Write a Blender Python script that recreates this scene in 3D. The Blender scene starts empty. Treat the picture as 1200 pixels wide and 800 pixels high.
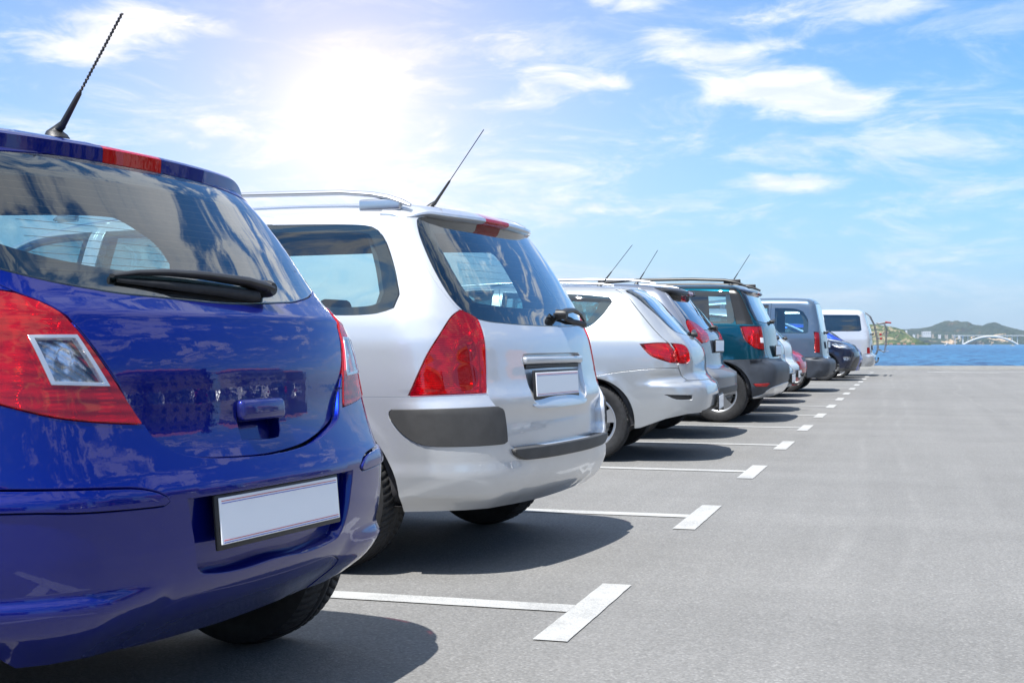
import bpy, bmesh, math, random, time
import numpy as np
from mathutils import Vector, Matrix
from mathutils.geometry import delaunay_2d_cdt
T00 = time.time(); HAZE = True
random.seed(7); np.random.seed(7)
R = math.radians
SC = bpy.context.scene
COL = SC.collection

# ------------------------------------------------------------------ camera
YAW = math.atan2(463, 1540)                # the row of cars runs along +Y, the camera looks a little left of it
CAM_H = .93
FW = Vector((-math.sin(YAW), math.cos(YAW), 0)); RT = Vector((math.cos(YAW), math.sin(YAW), 0))
cam = bpy.data.cameras.new("camera"); cam.lens = 1540/1200*36; cam.sensor_width = 36
cam.shift_y = 2/1200; cam.clip_start = .05; cam.clip_end = 60000
co = bpy.data.objects.new("camera", cam); COL.objects.link(co)
co.location = (0, 0, CAM_H); co.rotation_euler = (R(90), 0, YAW)
SC.camera = co
cam.dof.use_dof = False

# ------------------------------------------------------------------ sun, sky, exposure
SUN_TO = Vector((-.13, -.42, 1)).normalized()
SUN_EL = math.asin(SUN_TO.z); SUN_ROT = math.atan2(SUN_TO.x, SUN_TO.y)
sl = bpy.data.lights.new("sun", 'SUN'); sl.energy = 4.1; sl.angle = R(.53); sl.color = (1, .97, .92)
so = bpy.data.objects.new("sun", sl); COL.objects.link(so)
so.rotation_euler = (-SUN_TO).to_track_quat('-Z', 'Y').to_euler()

SC.view_settings.view_transform = 'Standard'; SC.view_settings.look = 'None'
SC.view_settings.exposure = 1.05; SC.view_settings.gamma = 1; SC.view_settings.use_curve_mapping = False
SC.render.film_transparent = False
SC.cycles.max_bounces = 9; SC.cycles.transparent_max_bounces = 16; SC.cycles.glossy_bounces = 5
SC.cycles.volume_bounces = 0

class NT:
    """small helper to write node trees as expressions"""
    def __init__(s, nt): s.t = nt; s.n = nt.nodes; s.l = nt.links
    def node(s, typ, **kw):
        n = s.n.new(typ)
        for k, v in kw.items():
            if k.startswith('_'): setattr(n, k[1:], v)
            else:
                key = int(k[1:]) if k[0] == 'i' and k[1:].isdigit() else k.replace('__', ' ')
                s.put(n.inputs[key], v)
        return n
    def put(s, sock, v):
        if isinstance(v, bpy.types.NodeSocket): s.l.new(v, sock)
        elif isinstance(v, bpy.types.Node): s.l.new(v.outputs[0], sock)
        else:
            if isinstance(v, (tuple, list)) and sock.type == 'RGBA' and len(v) == 3: v = (*v, 1)
            sock.default_value = v
    def m(s, op, a, b=0., c=0., clamp=False):
        n = s.n.new('ShaderNodeMath'); n.operation = op; n.use_clamp = clamp
        s.put(n.inputs[0], a); s.put(n.inputs[1], b); s.put(n.inputs[2], c); return n.outputs[0]
    def v(s, op, a, b=(0, 0, 0), out=0):
        n = s.n.new('ShaderNodeVectorMath'); n.operation = op; s.put(n.inputs[0], a)
        if op == 'SCALE': s.put(n.inputs[3], b)
        else: s.put(n.inputs[1], b)
        return n.outputs['Value'] if op in ('DOT_PRODUCT', 'LENGTH', 'DISTANCE') else n.outputs[0]
    def mix(s, f, a, b, blend='MIX'):
        n = s.n.new('ShaderNodeMix'); n.data_type = 'RGBA'; n.blend_type = blend
        s.put(n.inputs[0], f); s.put(n.inputs[6], a); s.put(n.inputs[7], b); return n.outputs[2]
    def ramp(s, f, pts):
        n = s.n.new('ShaderNodeValToRGB'); e = n.color_ramp.elements
        while len(e) < len(pts): e.new(.5)
        for el, (p, c) in zip(e, pts): el.position = p; el.color = (*c, 1) if isinstance(c, tuple) else (c, c, c, 1)
        s.put(n.inputs[0], f); return n.outputs[0]
    def sm(s, f, a, b):
        n = s.n.new('ShaderNodeMapRange'); n.interpolation_type = 'SMOOTHSTEP'
        s.put(n.inputs[0], f); s.put(n.inputs[1], a); s.put(n.inputs[2], b); return n.outputs[0]
    def noise(s, vec, scale, detail=4, rough=.5, dist=0., out=0):
        n = s.node('ShaderNodeTexNoise', Vector=vec, Scale=scale, Detail=detail, Roughness=rough, Distortion=dist)
        return n.outputs[out]

world = bpy.data.worlds.new("World"); SC.world = world; world.use_nodes = True
def build_world():
    w = NT(world.node_tree); w.n.clear()
    out = w.n.new('ShaderNodeOutputWorld'); bg = w.n.new('ShaderNodeBackground')
    sky = w.n.new('ShaderNodeTexSky'); sky.sky_type = 'NISHITA'; sky.sun_disc = False
    sky.sun_elevation = SUN_EL; sky.sun_rotation = SUN_ROT; sky.altitude = 20; sky.air_density = 1.0
    sky.dust_density = .6; sky.ozone_density = 1.2
    d = w.n.new('ShaderNodeTexCoord').outputs['Generated']
    fwd = w.v('DOT_PRODUCT', d, tuple(FW)); rgt = w.v('DOT_PRODUCT', d, tuple(RT))
    sx = w.n.new('ShaderNodeSeparateXYZ'); w.put(sx.inputs[0], d); dz = sx.outputs[2]
    az = w.m('ARCTAN2', rgt, fwd)                           # compass angle from the end of the quay
    el = w.m('ARCSINE', dz)
    # cloud sheet: direction projected to a flat layer, so clouds shrink towards the horizon
    h = w.m('ADD', w.m('MAXIMUM', dz, 0.), .10)
    cx = w.m('DIVIDE', rgt, h); cy = w.m('DIVIDE', fwd, h)
    cv = w.n.new('ShaderNodeCombineXYZ'); w.put(cv.inputs[0], w.m('MULTIPLY', cx, .8)); w.put(cv.inputs[1], cy); w.put(cv.inputs[2], 3.7)
    big = w.noise(cv.outputs[0], 2.0, 2, .55, .3); fine = w.noise(cv.outputs[0], 5.5, 7, .64, .9)
    av = w.n.new('ShaderNodeCombineXYZ'); w.put(av.inputs[0], w.m('MULTIPLY', az, 9.)); w.put(av.inputs[1], w.m('MULTIPLY', el, 26.)); 
    edge = w.noise(av.outputs[0], 1.6, 8, .62, .6)          # ragged outline of the single clouds
    wisp = fine
    def blob(px, py, wx, wy, amp, tilt=0.):
        a0 = math.atan((px-600)/1540); e0 = math.atan((402-py)/1540*math.cos(a0))
        da = w.m('SUBTRACT', az, a0); de = w.m('SUBTRACT', el, e0)
        de = w.m('SUBTRACT', de, w.m('MULTIPLY', da, tilt))
        q = w.m('ADD', w.m('POWER', w.m('DIVIDE', w.m('ABSOLUTE', da), wx/1540), 2.), w.m('POWER', w.m('DIVIDE', w.m('ABSOLUTE', de), wy/1540), 2.))
        return w.m('MULTIPLY', w.m('EXPONENT', w.m('MULTIPLY', q, -1.)), amp)
    bl = [blob(900, 95, 95, 27, .9, -.12), blob(975, 128, 75, 20, .85, .05), blob(860, 110, 80, 16, .6, .1),
          blob(922, 213, 70, 13, .95), blob(1088, 139, 30, 8, .7, .2), blob(960, 12, 120, 28, .8, .12), blob(830, 60, 90, 13, .55),
          blob(745, 2, 70, 14, .9), blob(778, 38, 42, 12, .7), blob(1060, 10, 70, 12, .6), blob(712, 98, 34, 9, .6), blob(625, 68, 110, 36, .58, -.2), blob(600, 122, 130, 14, .42),
          blob(130, 28, 95, 36, .85, .05), blob(60, 60, 60, 16, .6), blob(215, 40, 80, 22, .55), blob(228, 172, 26, 8, .5), blob(680, 163, 50, 7, .5),
          blob(760, 245, 160, 9, .42), blob(870, 262, 150, 8, .4), blob(640, 250, 110, 24, .38), blob(1130, 240, 80, 9, .5), blob(1080, 270, 150, 12, .33), blob(870, 180, 40, 14, .45),
          blob(1185, 160, 25, 8, .4), blob(700, 195, 90, 14, .3), blob(900, 318, 330, 10, .22), blob(560, 300, 160, 14, .3)]
    s = bl[0]
    for b in bl[1:]: s = w.m('ADD', s, b)
    single = w.sm(w.m('ADD', w.m('MULTIPLY', s, .62), w.m('MULTIPLY', w.m('SUBTRACT', edge, .5), 1.35)), .16, .66)
    single = w.m('MULTIPLY', single, w.m('MULTIPLY', w.sm(s, .02, .32), .96))
    tv = w.n.new('ShaderNodeCombineXYZ'); w.put(tv.inputs[0], w.m('MULTIPLY', az, 9.)); w.put(tv.inputs[1], w.m('MULTIPLY', el, 30.)); w.put(tv.inputs[2], 5.5)
    wisp = w.noise(tv.outputs[0], 1., 8, .68, .5)
    thin = w.m('MULTIPLY', w.m('MULTIPLY', w.sm(wisp, .44, .72), .72), w.m('MULTIPLY', w.sm(el, .34, .12), w.sm(el, .01, .05)))
    # away from the front the same sort of clouds by themselves
    front = w.m('MULTIPLY', w.sm(fwd, .72, .86), w.sm(el, .40, .30))
    wide = w.sm(w.m('ADD', w.m('ADD', w.m('MULTIPLY', big, .42), w.m('MULTIPLY', fine, .80)), w.m('MULTIPLY', w.m('SUBTRACT', w.sm(dz, .15, .75), .5), .13)), .595, .70)
    wide = w.m('MULTIPLY', wide, w.m('SUBTRACT', 1., front))
    wide = w.m('MULTIPLY', wide, w.sm(dz, .0, .10))
    cl = w.m('MAXIMUM', w.m('MAXIMUM', single, thin), w.m('MULTIPLY', wide, .9), clamp=True)
    base = w.mix(1., sky.outputs[0], SKY_TINT, 'MULTIPLY')
    pale = w.m('MULTIPLY', w.m('EXPONENT', w.m('MULTIPLY', w.m('MAXIMUM', el, 0.), -8.)), SKY_PALE_F)
    base = w.mix(pale, base, SKY_PALE)
    shade = w.mix(w.sm(fine, .35, .75), CLOUD_LO, CLOUD_HI)
    col = w.mix(cl, base, shade)
    # the glare round the bright spot in the haze low over the cars
    a0 = math.atan((402-600)/1540); e0 = math.atan((402-135)/1540)
    gd = Vector((0, 0, 0)) + FW*math.cos(e0)*math.cos(a0) + RT*math.cos(e0)*math.sin(a0) + Vector((0, 0, math.sin(e0)))
    ang = w.m('ARCCOSINE', w.m('MINIMUM', w.v('DOT_PRODUCT', d, tuple(gd)), .99999))
    g1 = w.m('EXPONENT', w.m('MULTIPLY', w.m('POWER', w.m('DIVIDE', ang, .042), 2.), -1.))
    g2 = w.m('EXPONENT', w.m('DIVIDE', ang, -.125))
    glow = w.mix(1., w.mix(g1, (0, 0, 0), GLOW1), w.mix(g2, (0, 0, 0), GLOW2), 'ADD')
    col = w.mix(1., col, glow, 'ADD')
    w.put(bg.inputs[0], col); bg.inputs[1].default_value = .11
    w.l.new(bg.outputs[0], out.inputs[0])
SKY_TINT = (.27, .62, .92); SKY_PALE = (2.45, 3.0, 3.95); SKY_PALE_F = .8
CLOUD_LO = (3.6, 4.1, 4.7); CLOUD_HI = (5.0, 5.2, 5.4); GLOW1 = (1.0, .9, .8); GLOW2 = (4.3, 2.3, 1.0)
build_world()
# ------------------------------------------------------------------ shape core


PI = math.pi

def spl(pts):
    """monotone-ish cubic through control points, flat-linear outside"""
    p = np.array(pts, float); x = p[:, 0]; y = p[:, 1]
    h = np.diff(x); d = np.diff(y) / h
    m = np.zeros(len(x)); m[0] = d[0]; m[-1] = d[-1]
    for i in range(1, len(x) - 1):
        if d[i-1] * d[i] > 0:
            w1 = 2*h[i] + h[i-1]; w2 = h[i] + 2*h[i-1]
            m[i] = (w1 + w2) / (w1/d[i-1] + w2/d[i])
    def f(q):
        q = np.asarray(q, float); i = np.clip(np.searchsorted(x, q) - 1, 0, len(x) - 2)
        t = (q - x[i]) / h[i]; tc = np.clip(t, 0, 1)
        a = y[i]*(1+2*tc)*(1-tc)**2 + m[i]*h[i]*tc*(1-tc)**2 + y[i+1]*tc*tc*(3-2*tc) + m[i+1]*h[i]*tc*tc*(tc-1)
        return a + np.where(t < 0, t*h[i]*m[i], 0) + np.where(t > 1, (t-1)*h[i]*m[i+1], 0)
    return f

def tab(pts):
    """the same curve as a fine lookup table"""
    f = spl(pts); x = np.arange(pts[0][0] - .8, pts[-1][0] + .8, .0005); y = f(x)
    return lambda q: np.interp(q, x, y)

def sstep(a, b, x):
    t = np.clip((np.asarray(x, float) - a) / (b - a), 0, 1); return t*t*(3 - 2*t)

def smax(a, b, r):
    return np.minimum(np.maximum(a, b), -r) + np.hypot(np.maximum(a + r, 0), np.maximum(b + r, 0))

def inpoly(P, poly):
    P = np.atleast_2d(P); poly = np.asarray(poly, float); x, y = P[:, 0], P[:, 1]
    c = np.zeros(len(P), bool); n = len(poly)
    for i in range(n):
        x1, y1 = poly[i-1]; x2, y2 = poly[i]
        if y1 == y2: continue
        m = ((y1 > y) != (y2 > y)) & (x < (x2 - x1)*(y - y1)/(y2 - y1) + x1)
        c ^= m
    return c

def distpoly(P, poly):
    P = np.atleast_2d(P); poly = np.asarray(poly, float); d = np.full(len(P), 1e9)
    for i in range(len(poly)):
        a = poly[i-1]; b = poly[i]; ab = b - a; L = ab @ ab
        if L < 1e-14: continue
        t = np.clip(((P - a) @ ab) / L, 0, 1)
        q = P - a - t[:, None]*ab
        d = np.minimum(d, q[:, 0]**2 + q[:, 1]**2)
    return np.sqrt(d)

def sdpoly(P, poly):                     # negative inside
    d = distpoly(P, poly); return np.where(inpoly(P, poly), -d, d)

def area(p):
    p = np.asarray(p); return .5*np.sum(p[:, 0]*np.roll(p[:, 1], -1) - np.roll(p[:, 0], -1)*p[:, 1])

def smooth(poly, res=.03, corner=50, closed=True):
    """Catmull-Rom through the points; corners sharper than `corner` degrees stay sharp. then even resampling"""
    p = np.asarray(poly, float); n = len(p); out = []
    def isc(i):
        if not closed and i in (0, n-1): return True
        a = p[i] - p[i-1]; b = p[(i+1) % n] - p[i]
        c = (a @ b) / (np.linalg.norm(a)*np.linalg.norm(b) + 1e-12)
        return math.degrees(math.acos(max(-1, min(1, c)))) > corner
    cs = [isc(i) for i in range(n)]
    for i in range(n if closed else n-1):
        p1 = p[i]; p2 = p[(i+1) % n]
        m1 = (p2 - p1) if cs[i] else (p2 - p[i-1])*.5
        m2 = (p2 - p1) if cs[(i+1) % n] else (p[(i+2) % n] - p1)*.5
        L = np.linalg.norm(p2 - p1)
        l1 = np.linalg.norm(m1); l2 = np.linalg.norm(m2)
        if l1 > 1e-9: m1 = m1*min(1, 1.3*L/l1)
        if l2 > 1e-9: m2 = m2*min(1, 1.3*L/l2)
        k = max(1, int(math.ceil(L/res)))
        for j in range(k):
            t = j/k
            out.append(p1*(2*t**3-3*t*t+1) + m1*(t**3-2*t*t+t) + p2*(-2*t**3+3*t*t) + m2*(t**3-t*t))
    if not closed: out.append(p[-1])
    return np.array(out)

def offset(poly, d):
    """inward offset by d, outward when negative (polygon made counter-clockwise first)"""
    p = np.asarray(poly, float)
    if area(p) < 0: p = p[::-1]
    a = p - np.roll(p, 1, 0); b = np.roll(p, -1, 0) - p
    a = a/(np.linalg.norm(a, axis=1)[:, None]+1e-12); b = b/(np.linalg.norm(b, axis=1)[:, None]+1e-12)
    na = np.stack([-a[:, 1], a[:, 0]], 1); nb = np.stack([-b[:, 1], b[:, 0]], 1)
    m = na + nb; m = m/(np.linalg.norm(m, axis=1)[:, None]+1e-12)
    c = np.maximum(np.sum(m*na, 1), .45)
    return p + m*(d/c)[:, None]

class Shape:
    def __init__(s, k):
        s.k = k
        s.XR = tab(k['tail']); s.YS = tab(k['side']); s.ZR = tab(k['roof']); s.XN = tab(k['nose'])
        s.RC = tab(k.get('rc', [(.2, .26), (.9, .22), (1.2, .12), (1.5, .06)]))
        s.crown = k.get('crown', .15); s.cp = k.get('cp', 2.3); s.W = k.get('W', .86)
        s.tap = k.get('taper', .05); s.tx = k.get('tx', -1.1)
        s.xk = k.get('xk', -.9); s.yk = k.get('yk', .42); s.RK = .5
        s.x2 = k.get('xn', k['roof'][0][0] + .9)
        s.rt = k.get('rt', .1)
        s.disp = []
        s.u1 = s.yk; s.u2 = s.yk + s.RK*PI/2; s.u3 = s.u2 + (s.xk - s.x2); s.u4 = s.u3 + s.RK*PI/2
        s.umax = s.u4 + s.yk
        s.crr = k.get('rcrown', .03)
    def pre(s, z):
        e = .004; sl = (s.XR(z + e) - s.XR(z - e))/(2*e)
        return s.YS(z), s.XR(z), np.sqrt(1 + sl*sl), s.XN(z), np.clip(s.RC(z), .015, .5)
    def F(s, x, y, z, pre=None):
        ay = np.abs(y); e = .004
        ys, xr, sq, xn, rc = pre or s.pre(z)
        B = ys - s.tap*np.clip((x - s.tx)/(-s.tx), 0, 1.2)**2 - s.k.get('ntap', .07)*np.clip((s.x2 - .2 - x)/.7, 0, 1.2)**2
        side = ay - B
        tail = (x - (xr - s.crown*(ay/s.W)**s.cp))/sq
        nose = (xn + .22*(ay/s.W)**2.2) - x
        sr = (s.ZR(x + e) - s.ZR(x - e))/(2*e)
        top = (z - (s.ZR(x) - s.crr*(ay/.7)**2))/np.sqrt(1 + sr*sr)
        g = smax(side, top, s.rt)
        g = smax(g, nose, .12)
        return smax(g, tail, rc)
    def origin(s, U):
        U = np.asarray(U, float); a = np.abs(U); sg = np.where(U < 0, -1., 1.)
        ox = np.where(a < s.u2, s.xk, np.where(a < s.u3, s.xk - (a - s.u2), s.x2))
        oy = np.where(a < s.u1, a, np.where(a < s.u4, s.yk, s.yk - (a - s.u4)))
        th = np.where(a < s.u1, 0, np.where(a < s.u2, (a - s.u1)/s.RK, np.where(a < s.u3, PI/2, np.where(a < s.u4, PI/2 + (a - s.u3)/s.RK, PI))))
        return ox, oy*sg, np.cos(th), np.sin(th)*sg
    def shell0(s, U, z):
        ox, oy, dx, dy = s.origin(U); lo = np.zeros(np.shape(U)); hi = lo + 1.6
        pr = s.pre(z)
        for _ in range(22):
            m = (lo + hi)/2; f = s.F(ox + dx*m, oy + dy*m, z, pr); lo = np.where(f < 0, m, lo); hi = np.where(f < 0, hi, m)
        return ox, oy, dx, dy, lo
    def shell(s, UZ, off=None):
        U = UZ[:, 0]; z = UZ[:, 1]
        ox, oy, dx, dy, t = s.shell0(U, z)
        for D in s.disp: t = t + D(U, z)
        if off is not None: t = t + (off(U, z) if callable(off) else off)
        return np.stack([ox + dx*t, oy + dy*t, z], 1)
    def shelln(s, UZ, off=None):
        e = .0015; P = s.shell(UZ, off)
        du = s.shell(UZ + [e, 0], off) - s.shell(UZ - [e, 0], off)
        dz = s.shell(UZ + [0, e], off) - s.shell(UZ - [0, e], off)
        n = np.cross(du, dz); n /= np.linalg.norm(n, axis=1)[:, None] + 1e-12
        return P, n
    def top(s, XY, off=None):
        x = XY[:, 0]; y = XY[:, 1]; lo = np.full(len(x), .45); hi = lo + 1.9
        for _ in range(23):
            m = (lo + hi)/2; f = s.F(x, y, m); lo = np.where(f < 0, m, lo); hi = np.where(f < 0, hi, m)
        if off is not None: lo = lo + off
        return np.stack([x, y, lo], 1)
    def topn(s, XY, off=None):
        e = .002; P = s.top(XY, off)
        dx = s.top(XY + [e, 0], off) - s.top(XY - [e, 0], off); dy = s.top(XY + [0, e], off) - s.top(XY - [0, e], off)
        n = np.cross(dx, dy); n /= np.linalg.norm(n, axis=1)[:, None] + 1e-12
        return P, n
    def toU(s, x, y):
        x = np.asarray(x, float); a = np.abs(y); sg = np.where(np.asarray(y) < 0, -1., 1.)
        U = np.where((x > s.xk) & (a <= s.yk), a, 0.)
        U = np.where((x > s.xk) & (a > s.yk), s.u1 + s.RK*np.arctan2(a - s.yk, np.maximum(x - s.xk, 1e-9)), U)
        U = np.where((x <= s.xk) & (x >= s.x2), s.u2 + s.xk - x, U)
        U = np.where((x < s.x2) & (a > s.yk), s.u3 + s.RK*np.arctan2(s.x2 - x, np.maximum(a - s.yk, 1e-9)), U)
        U = np.where((x < s.x2) & (a <= s.yk), s.u4 + s.yk - a, U)
        return U*sg
    def yb(s, x):                                   # half width of the roof sheet
        z = s.ZR(x) - .02
        y = s.YS(z) - s.tap*np.clip((x - s.tx)/(-s.tx), 0, 1.2)**2 - s.k.get('ntap', .07)*np.clip((s.x2 - .2 - x)/.7, 0, 1.2)**2
        return y - s.rt*.3
    def loop(s, n=60):
        """half of the roof/shell border, (x,y) from the tail centre round to the nose centre, y>=0"""
        xr = s.k['xroof']; xn = s.k['xnose']
        y0 = float(s.yb(xr - .12)) - .0
        def bx(y): return xr - s.crown*(y/s.W)**s.cp
        def by(y): return xn + .22*(y/s.W)**2.2
        ye = float(s.yb(bx(y0)));
        for _ in range(8): ye = float(s.yb(bx(ye)))
        yf = float(s.yb(xn + .2))
        for _ in range(8): yf = float(s.yb(by(yf)))
        a = [(bx(y), y) for y in np.linspace(0, ye, 16)]
        b = [(x, float(s.yb(x))) for x in np.linspace(bx(ye), by(yf), n)[1:]]
        c = [(by(y), y) for y in np.linspace(yf, 0, 12)[1:]]
        return np.array(a + b + c)
    def sideU(s, x, z):
        """surface point above/below the given side-view (x,z) -> U (positive side)"""
        x = np.atleast_1d(np.asarray(x, float)); z = np.atleast_1d(np.asarray(z, float))
        lo = np.zeros(len(x)); hi = lo + 1.2
        for _ in range(26):
            m = (lo + hi)/2; f = s.F(x, m, z); lo = np.where(f < 0, m, lo); hi = np.where(f < 0, hi, m)
        return s.toU(x, lo)
    def sidepoly(s, xz, sg=1):
        p = np.asarray(xz, float); return np.stack([s.sideU(p[:, 0], p[:, 1])*sg, p[:, 1]], 1)
BLUE_K = dict(tail=[(.2,-.24),(.27,-.14),(.34,-.05),(.42,-.005),(.5,.01),(.6,.012),(.65,-.01),(.7,-.03),(.78,-.055),(.87,-.075),(.95,-.10),(1.0,-.13),(1.04,-.175),(1.2,-.30),(1.38,-.44),(1.44,-.48),(1.6,-.6)],
 side=[(.15,.80),(.3,.835),(.45,.855),(.6,.86),(.75,.855),(.88,.84),(.98,.81),(1.08,.765),(1.25,.70),(1.4,.63),(1.5,.57),(1.6,.5)],
 roof=[(-4.0,.66),(-3.85,.78),(-3.5,.90),(-3.1,.99),(-2.95,1.06),(-2.35,1.395),(-2.1,1.46),(-1.6,1.495),(-1.1,1.495),(-.8,1.475),(-.55,1.445),(-.3,1.40)],
 nose=[(.15,-3.80),(.3,-3.9),(.5,-3.97),(.7,-3.95),(.8,-3.8),(1.,-3.6)],
 crown=.16,cp=2.3,W=.86,taper=.05,xroof=-.50,xnose=-3.78, rt=.12)
WAG_K = dict(tail=[(.2,-.13),(.25,-.06),(.32,.02),(.4,.05),(.5,.06),(.66,.05),(.75,.01),(.85,-.01),(.95,-.03),(1.02,-.06),(1.1,-.10),(1.2,-.16),(1.3,-.225),(1.48,-.35),(1.6,-.42)],
 side=[(.15,.82),(.3,.86),(.5,.88),(.7,.885),(.9,.87),(1.0,.85),(1.08,.82),(1.25,.75),(1.4,.69),(1.5,.64),(1.6,.58)],
 roof=[(-4.35,.68),(-4.2,.80),(-3.8,.93),(-3.35,1.04),(-3.2,1.1),(-2.4,1.47),(-2.1,1.52),(-1.6,1.545),(-1.1,1.55),(-.6,1.54),(-.3,1.51)],
 nose=[(.15,-4.15),(.3,-4.28),(.5,-4.33),(.7,-4.28),(.8,-4.15),(1.,-3.9)],
 crown=.13,cp=2.4,W=.88,taper=.05,xroof=-.40,xnose=-4.12, rt=.1)
# ------------------------------------------------------------------ objects
def thing(name, label, cat, loc=(0, 0, 0), rotz=0, group=None):
    o = bpy.data.objects.new(name, None); COL.objects.link(o); o.empty_display_size = .3
    o.location = loc; o.rotation_euler = (0, 0, rotz); tag(o, label, cat, group); return o
def tag(o, label=None, cat=None, group=None, kind=None):
    if label: o['label'] = label
    if cat: o['category'] = cat
    if group: o['group'] = group
    if kind: o['kind'] = kind
    return o
def mesh(name, V, Fc, mat, parent=None, nrm=None, smooth=True, mats=None, fm=None):
    me = bpy.data.meshes.new(name)
    V = np.asarray(V, float)
    me.from_pydata(V.tolist(), [], [tuple(int(i) for i in f) for f in Fc])
    for m_ in (mats or [mat]): me.materials.append(m_)
    if fm is not None: me.polygons.foreach_set('material_index', np.asarray(fm, np.int32))
    me.polygons.foreach_set('use_smooth', np.full(len(me.polygons), smooth))
    me.update()
    if nrm is not None: me.normals_split_custom_set_from_vertices([tuple(n) for n in nrm])
    o = bpy.data.objects.new(name, me); COL.objects.link(o)
    if parent is not None: o.parent = parent
    return o
def share(o, parent, loc=None, rot=None, scale=None, name=None):
    """another object with the same mesh"""
    c = bpy.data.objects.new(name or o.name.split('.')[0], o.data); COL.objects.link(c); c.parent = parent
    if loc is not None: c.location = loc
    if rot is not None: c.rotation_euler = rot
    if scale is not None: c.scale = scale
    return c
def copy_tree(o, parent=None):
    c = o.copy(); COL.objects.link(c); c.parent = parent
    if parent is not None: c.matrix_parent_inverse = o.matrix_parent_inverse.copy()
    for ch in KIDS.get(o, []) or [x for x in bpy.data.objects if x.parent == o]: copy_tree(ch, c)
    return c
KIDS = {}

class MB:
    """collects simple solids into one mesh"""
    def __init__(s): s.V = []; s.F = []
    def add(s, V, Fc):
        n = len(s.V); s.V += [tuple(v) for v in V]; s.F += [tuple(i + n for i in f) for f in Fc]; return s
    def box(s, c, d, rz=0., ry=0., rx=0., bev=0.):
        x, y, z = (k/2 for k in d); M = Matrix.Rotation(rz, 3, 'Z') @ Matrix.Rotation(ry, 3, 'Y') @ Matrix.Rotation(rx, 3, 'X')
        if bev > 0:
            b = min(bev, x*.95, y*.95, z*.95); V = []; F_ = []
            bm = bmesh.new(); bmesh.ops.create_cube(bm, size=1)
            for v in bm.verts: v.co = Vector((v.co.x*2*x, v.co.y*2*y, v.co.z*2*z))
            bmesh.ops.bevel(bm, geom=bm.edges[:] , offset=b, segments=3, profile=.5, affect='EDGES')
            bm.verts.index_update()
            V = [tuple(M @ v.co + Vector(c)) for v in bm.verts]; F_ = [tuple(v.index for v in f.verts) for f in bm.faces]; bm.free()
            return s.add(V, F_)
        V = [tuple(M @ Vector((i*x, j*y, k*z)) + Vector(c)) for i in (-1, 1) for j in (-1, 1) for k in (-1, 1)]
        return s.add(V, [(0, 1, 3, 2), (4, 6, 7, 5), (0, 4, 5, 1), (2, 3, 7, 6), (0, 2, 6, 4), (1, 5, 7, 3)])
    def tube(s, path, rad, n=10, caps=True, flat=None):
        P = [Vector(p) for p in path]; rr = rad if isinstance(rad, (list, tuple)) else [rad]*len(P)
        V = []; up = Vector((0, 0, 1))
        for i, p in enumerate(P):
            t = (P[min(i+1, len(P)-1)] - P[max(i-1, 0)]).normalized()
            if i == 0:
                a = t.cross(up if abs(t.z) < .9 else Vector((1, 0, 0))).normalized()
            else: a = (a - t*a.dot(t)).normalized()
            b = t.cross(a)
            fa, fb = flat or (1, 1)
            for k in range(n):
                q = 2*PI*k/n; V.append(p + (a*math.cos(q)*fa + b*math.sin(q)*fb)*rr[i])
        F_ = [(i*n+k, i*n+(k+1) % n, (i+1)*n+(k+1) % n, (i+1)*n+k) for i in range(len(P)-1) for k in range(n)]
        if caps: F_ += [tuple(range(n-1, -1, -1)), tuple((len(P)-1)*n+k for k in range(n))]
        return s.add(V, F_)
    def lathe(s, prof, n=32, axis='y', c=(0, 0, 0), closed=False):
        V = []; m_ = len(prof)
        for k in range(n):
            q = 2*PI*k/n
            for (r, h) in prof:
                if axis == 'y': V.append((c[0] + r*math.cos(q), c[1] + h, c[2] + r*math.sin(q)))
                elif axis == 'x': V.append((c[0] + h, c[1] + r*math.cos(q), c[2] + r*math.sin(q)))
                else: V.append((c[0] + r*math.cos(q), c[1] + r*math.sin(q), c[2] + h))
        F_ = [(k*m_+i, k*m_+i+1, ((k+1) % n)*m_+i+1, ((k+1) % n)*m_+i) for k in range(n) for i in range(m_-1 + (1 if closed else 0)) if i+1 < m_]
        return s.add(V, F_)
    def build(s, name, mat, parent=None, smooth=False, ang=40):
        o = mesh(name, s.V, s.F, mat, parent, smooth=smooth)
        if smooth:
            bm = bmesh.new(); bm.from_mesh(o.data); bmesh.ops.recalc_face_normals(bm, faces=bm.faces[:])
            for e in bm.edges:
                if len(e.link_faces) == 2 and e.calc_face_angle(0) > R(ang): e.smooth = False
            bm.to_mesh(o.data); bm.free()
        else:
            bm = bmesh.new(); bm.from_mesh(o.data); bmesh.ops.recalc_face_normals(bm, faces=bm.faces[:]); bm.to_mesh(o.data); bm.free()
        return o

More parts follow.
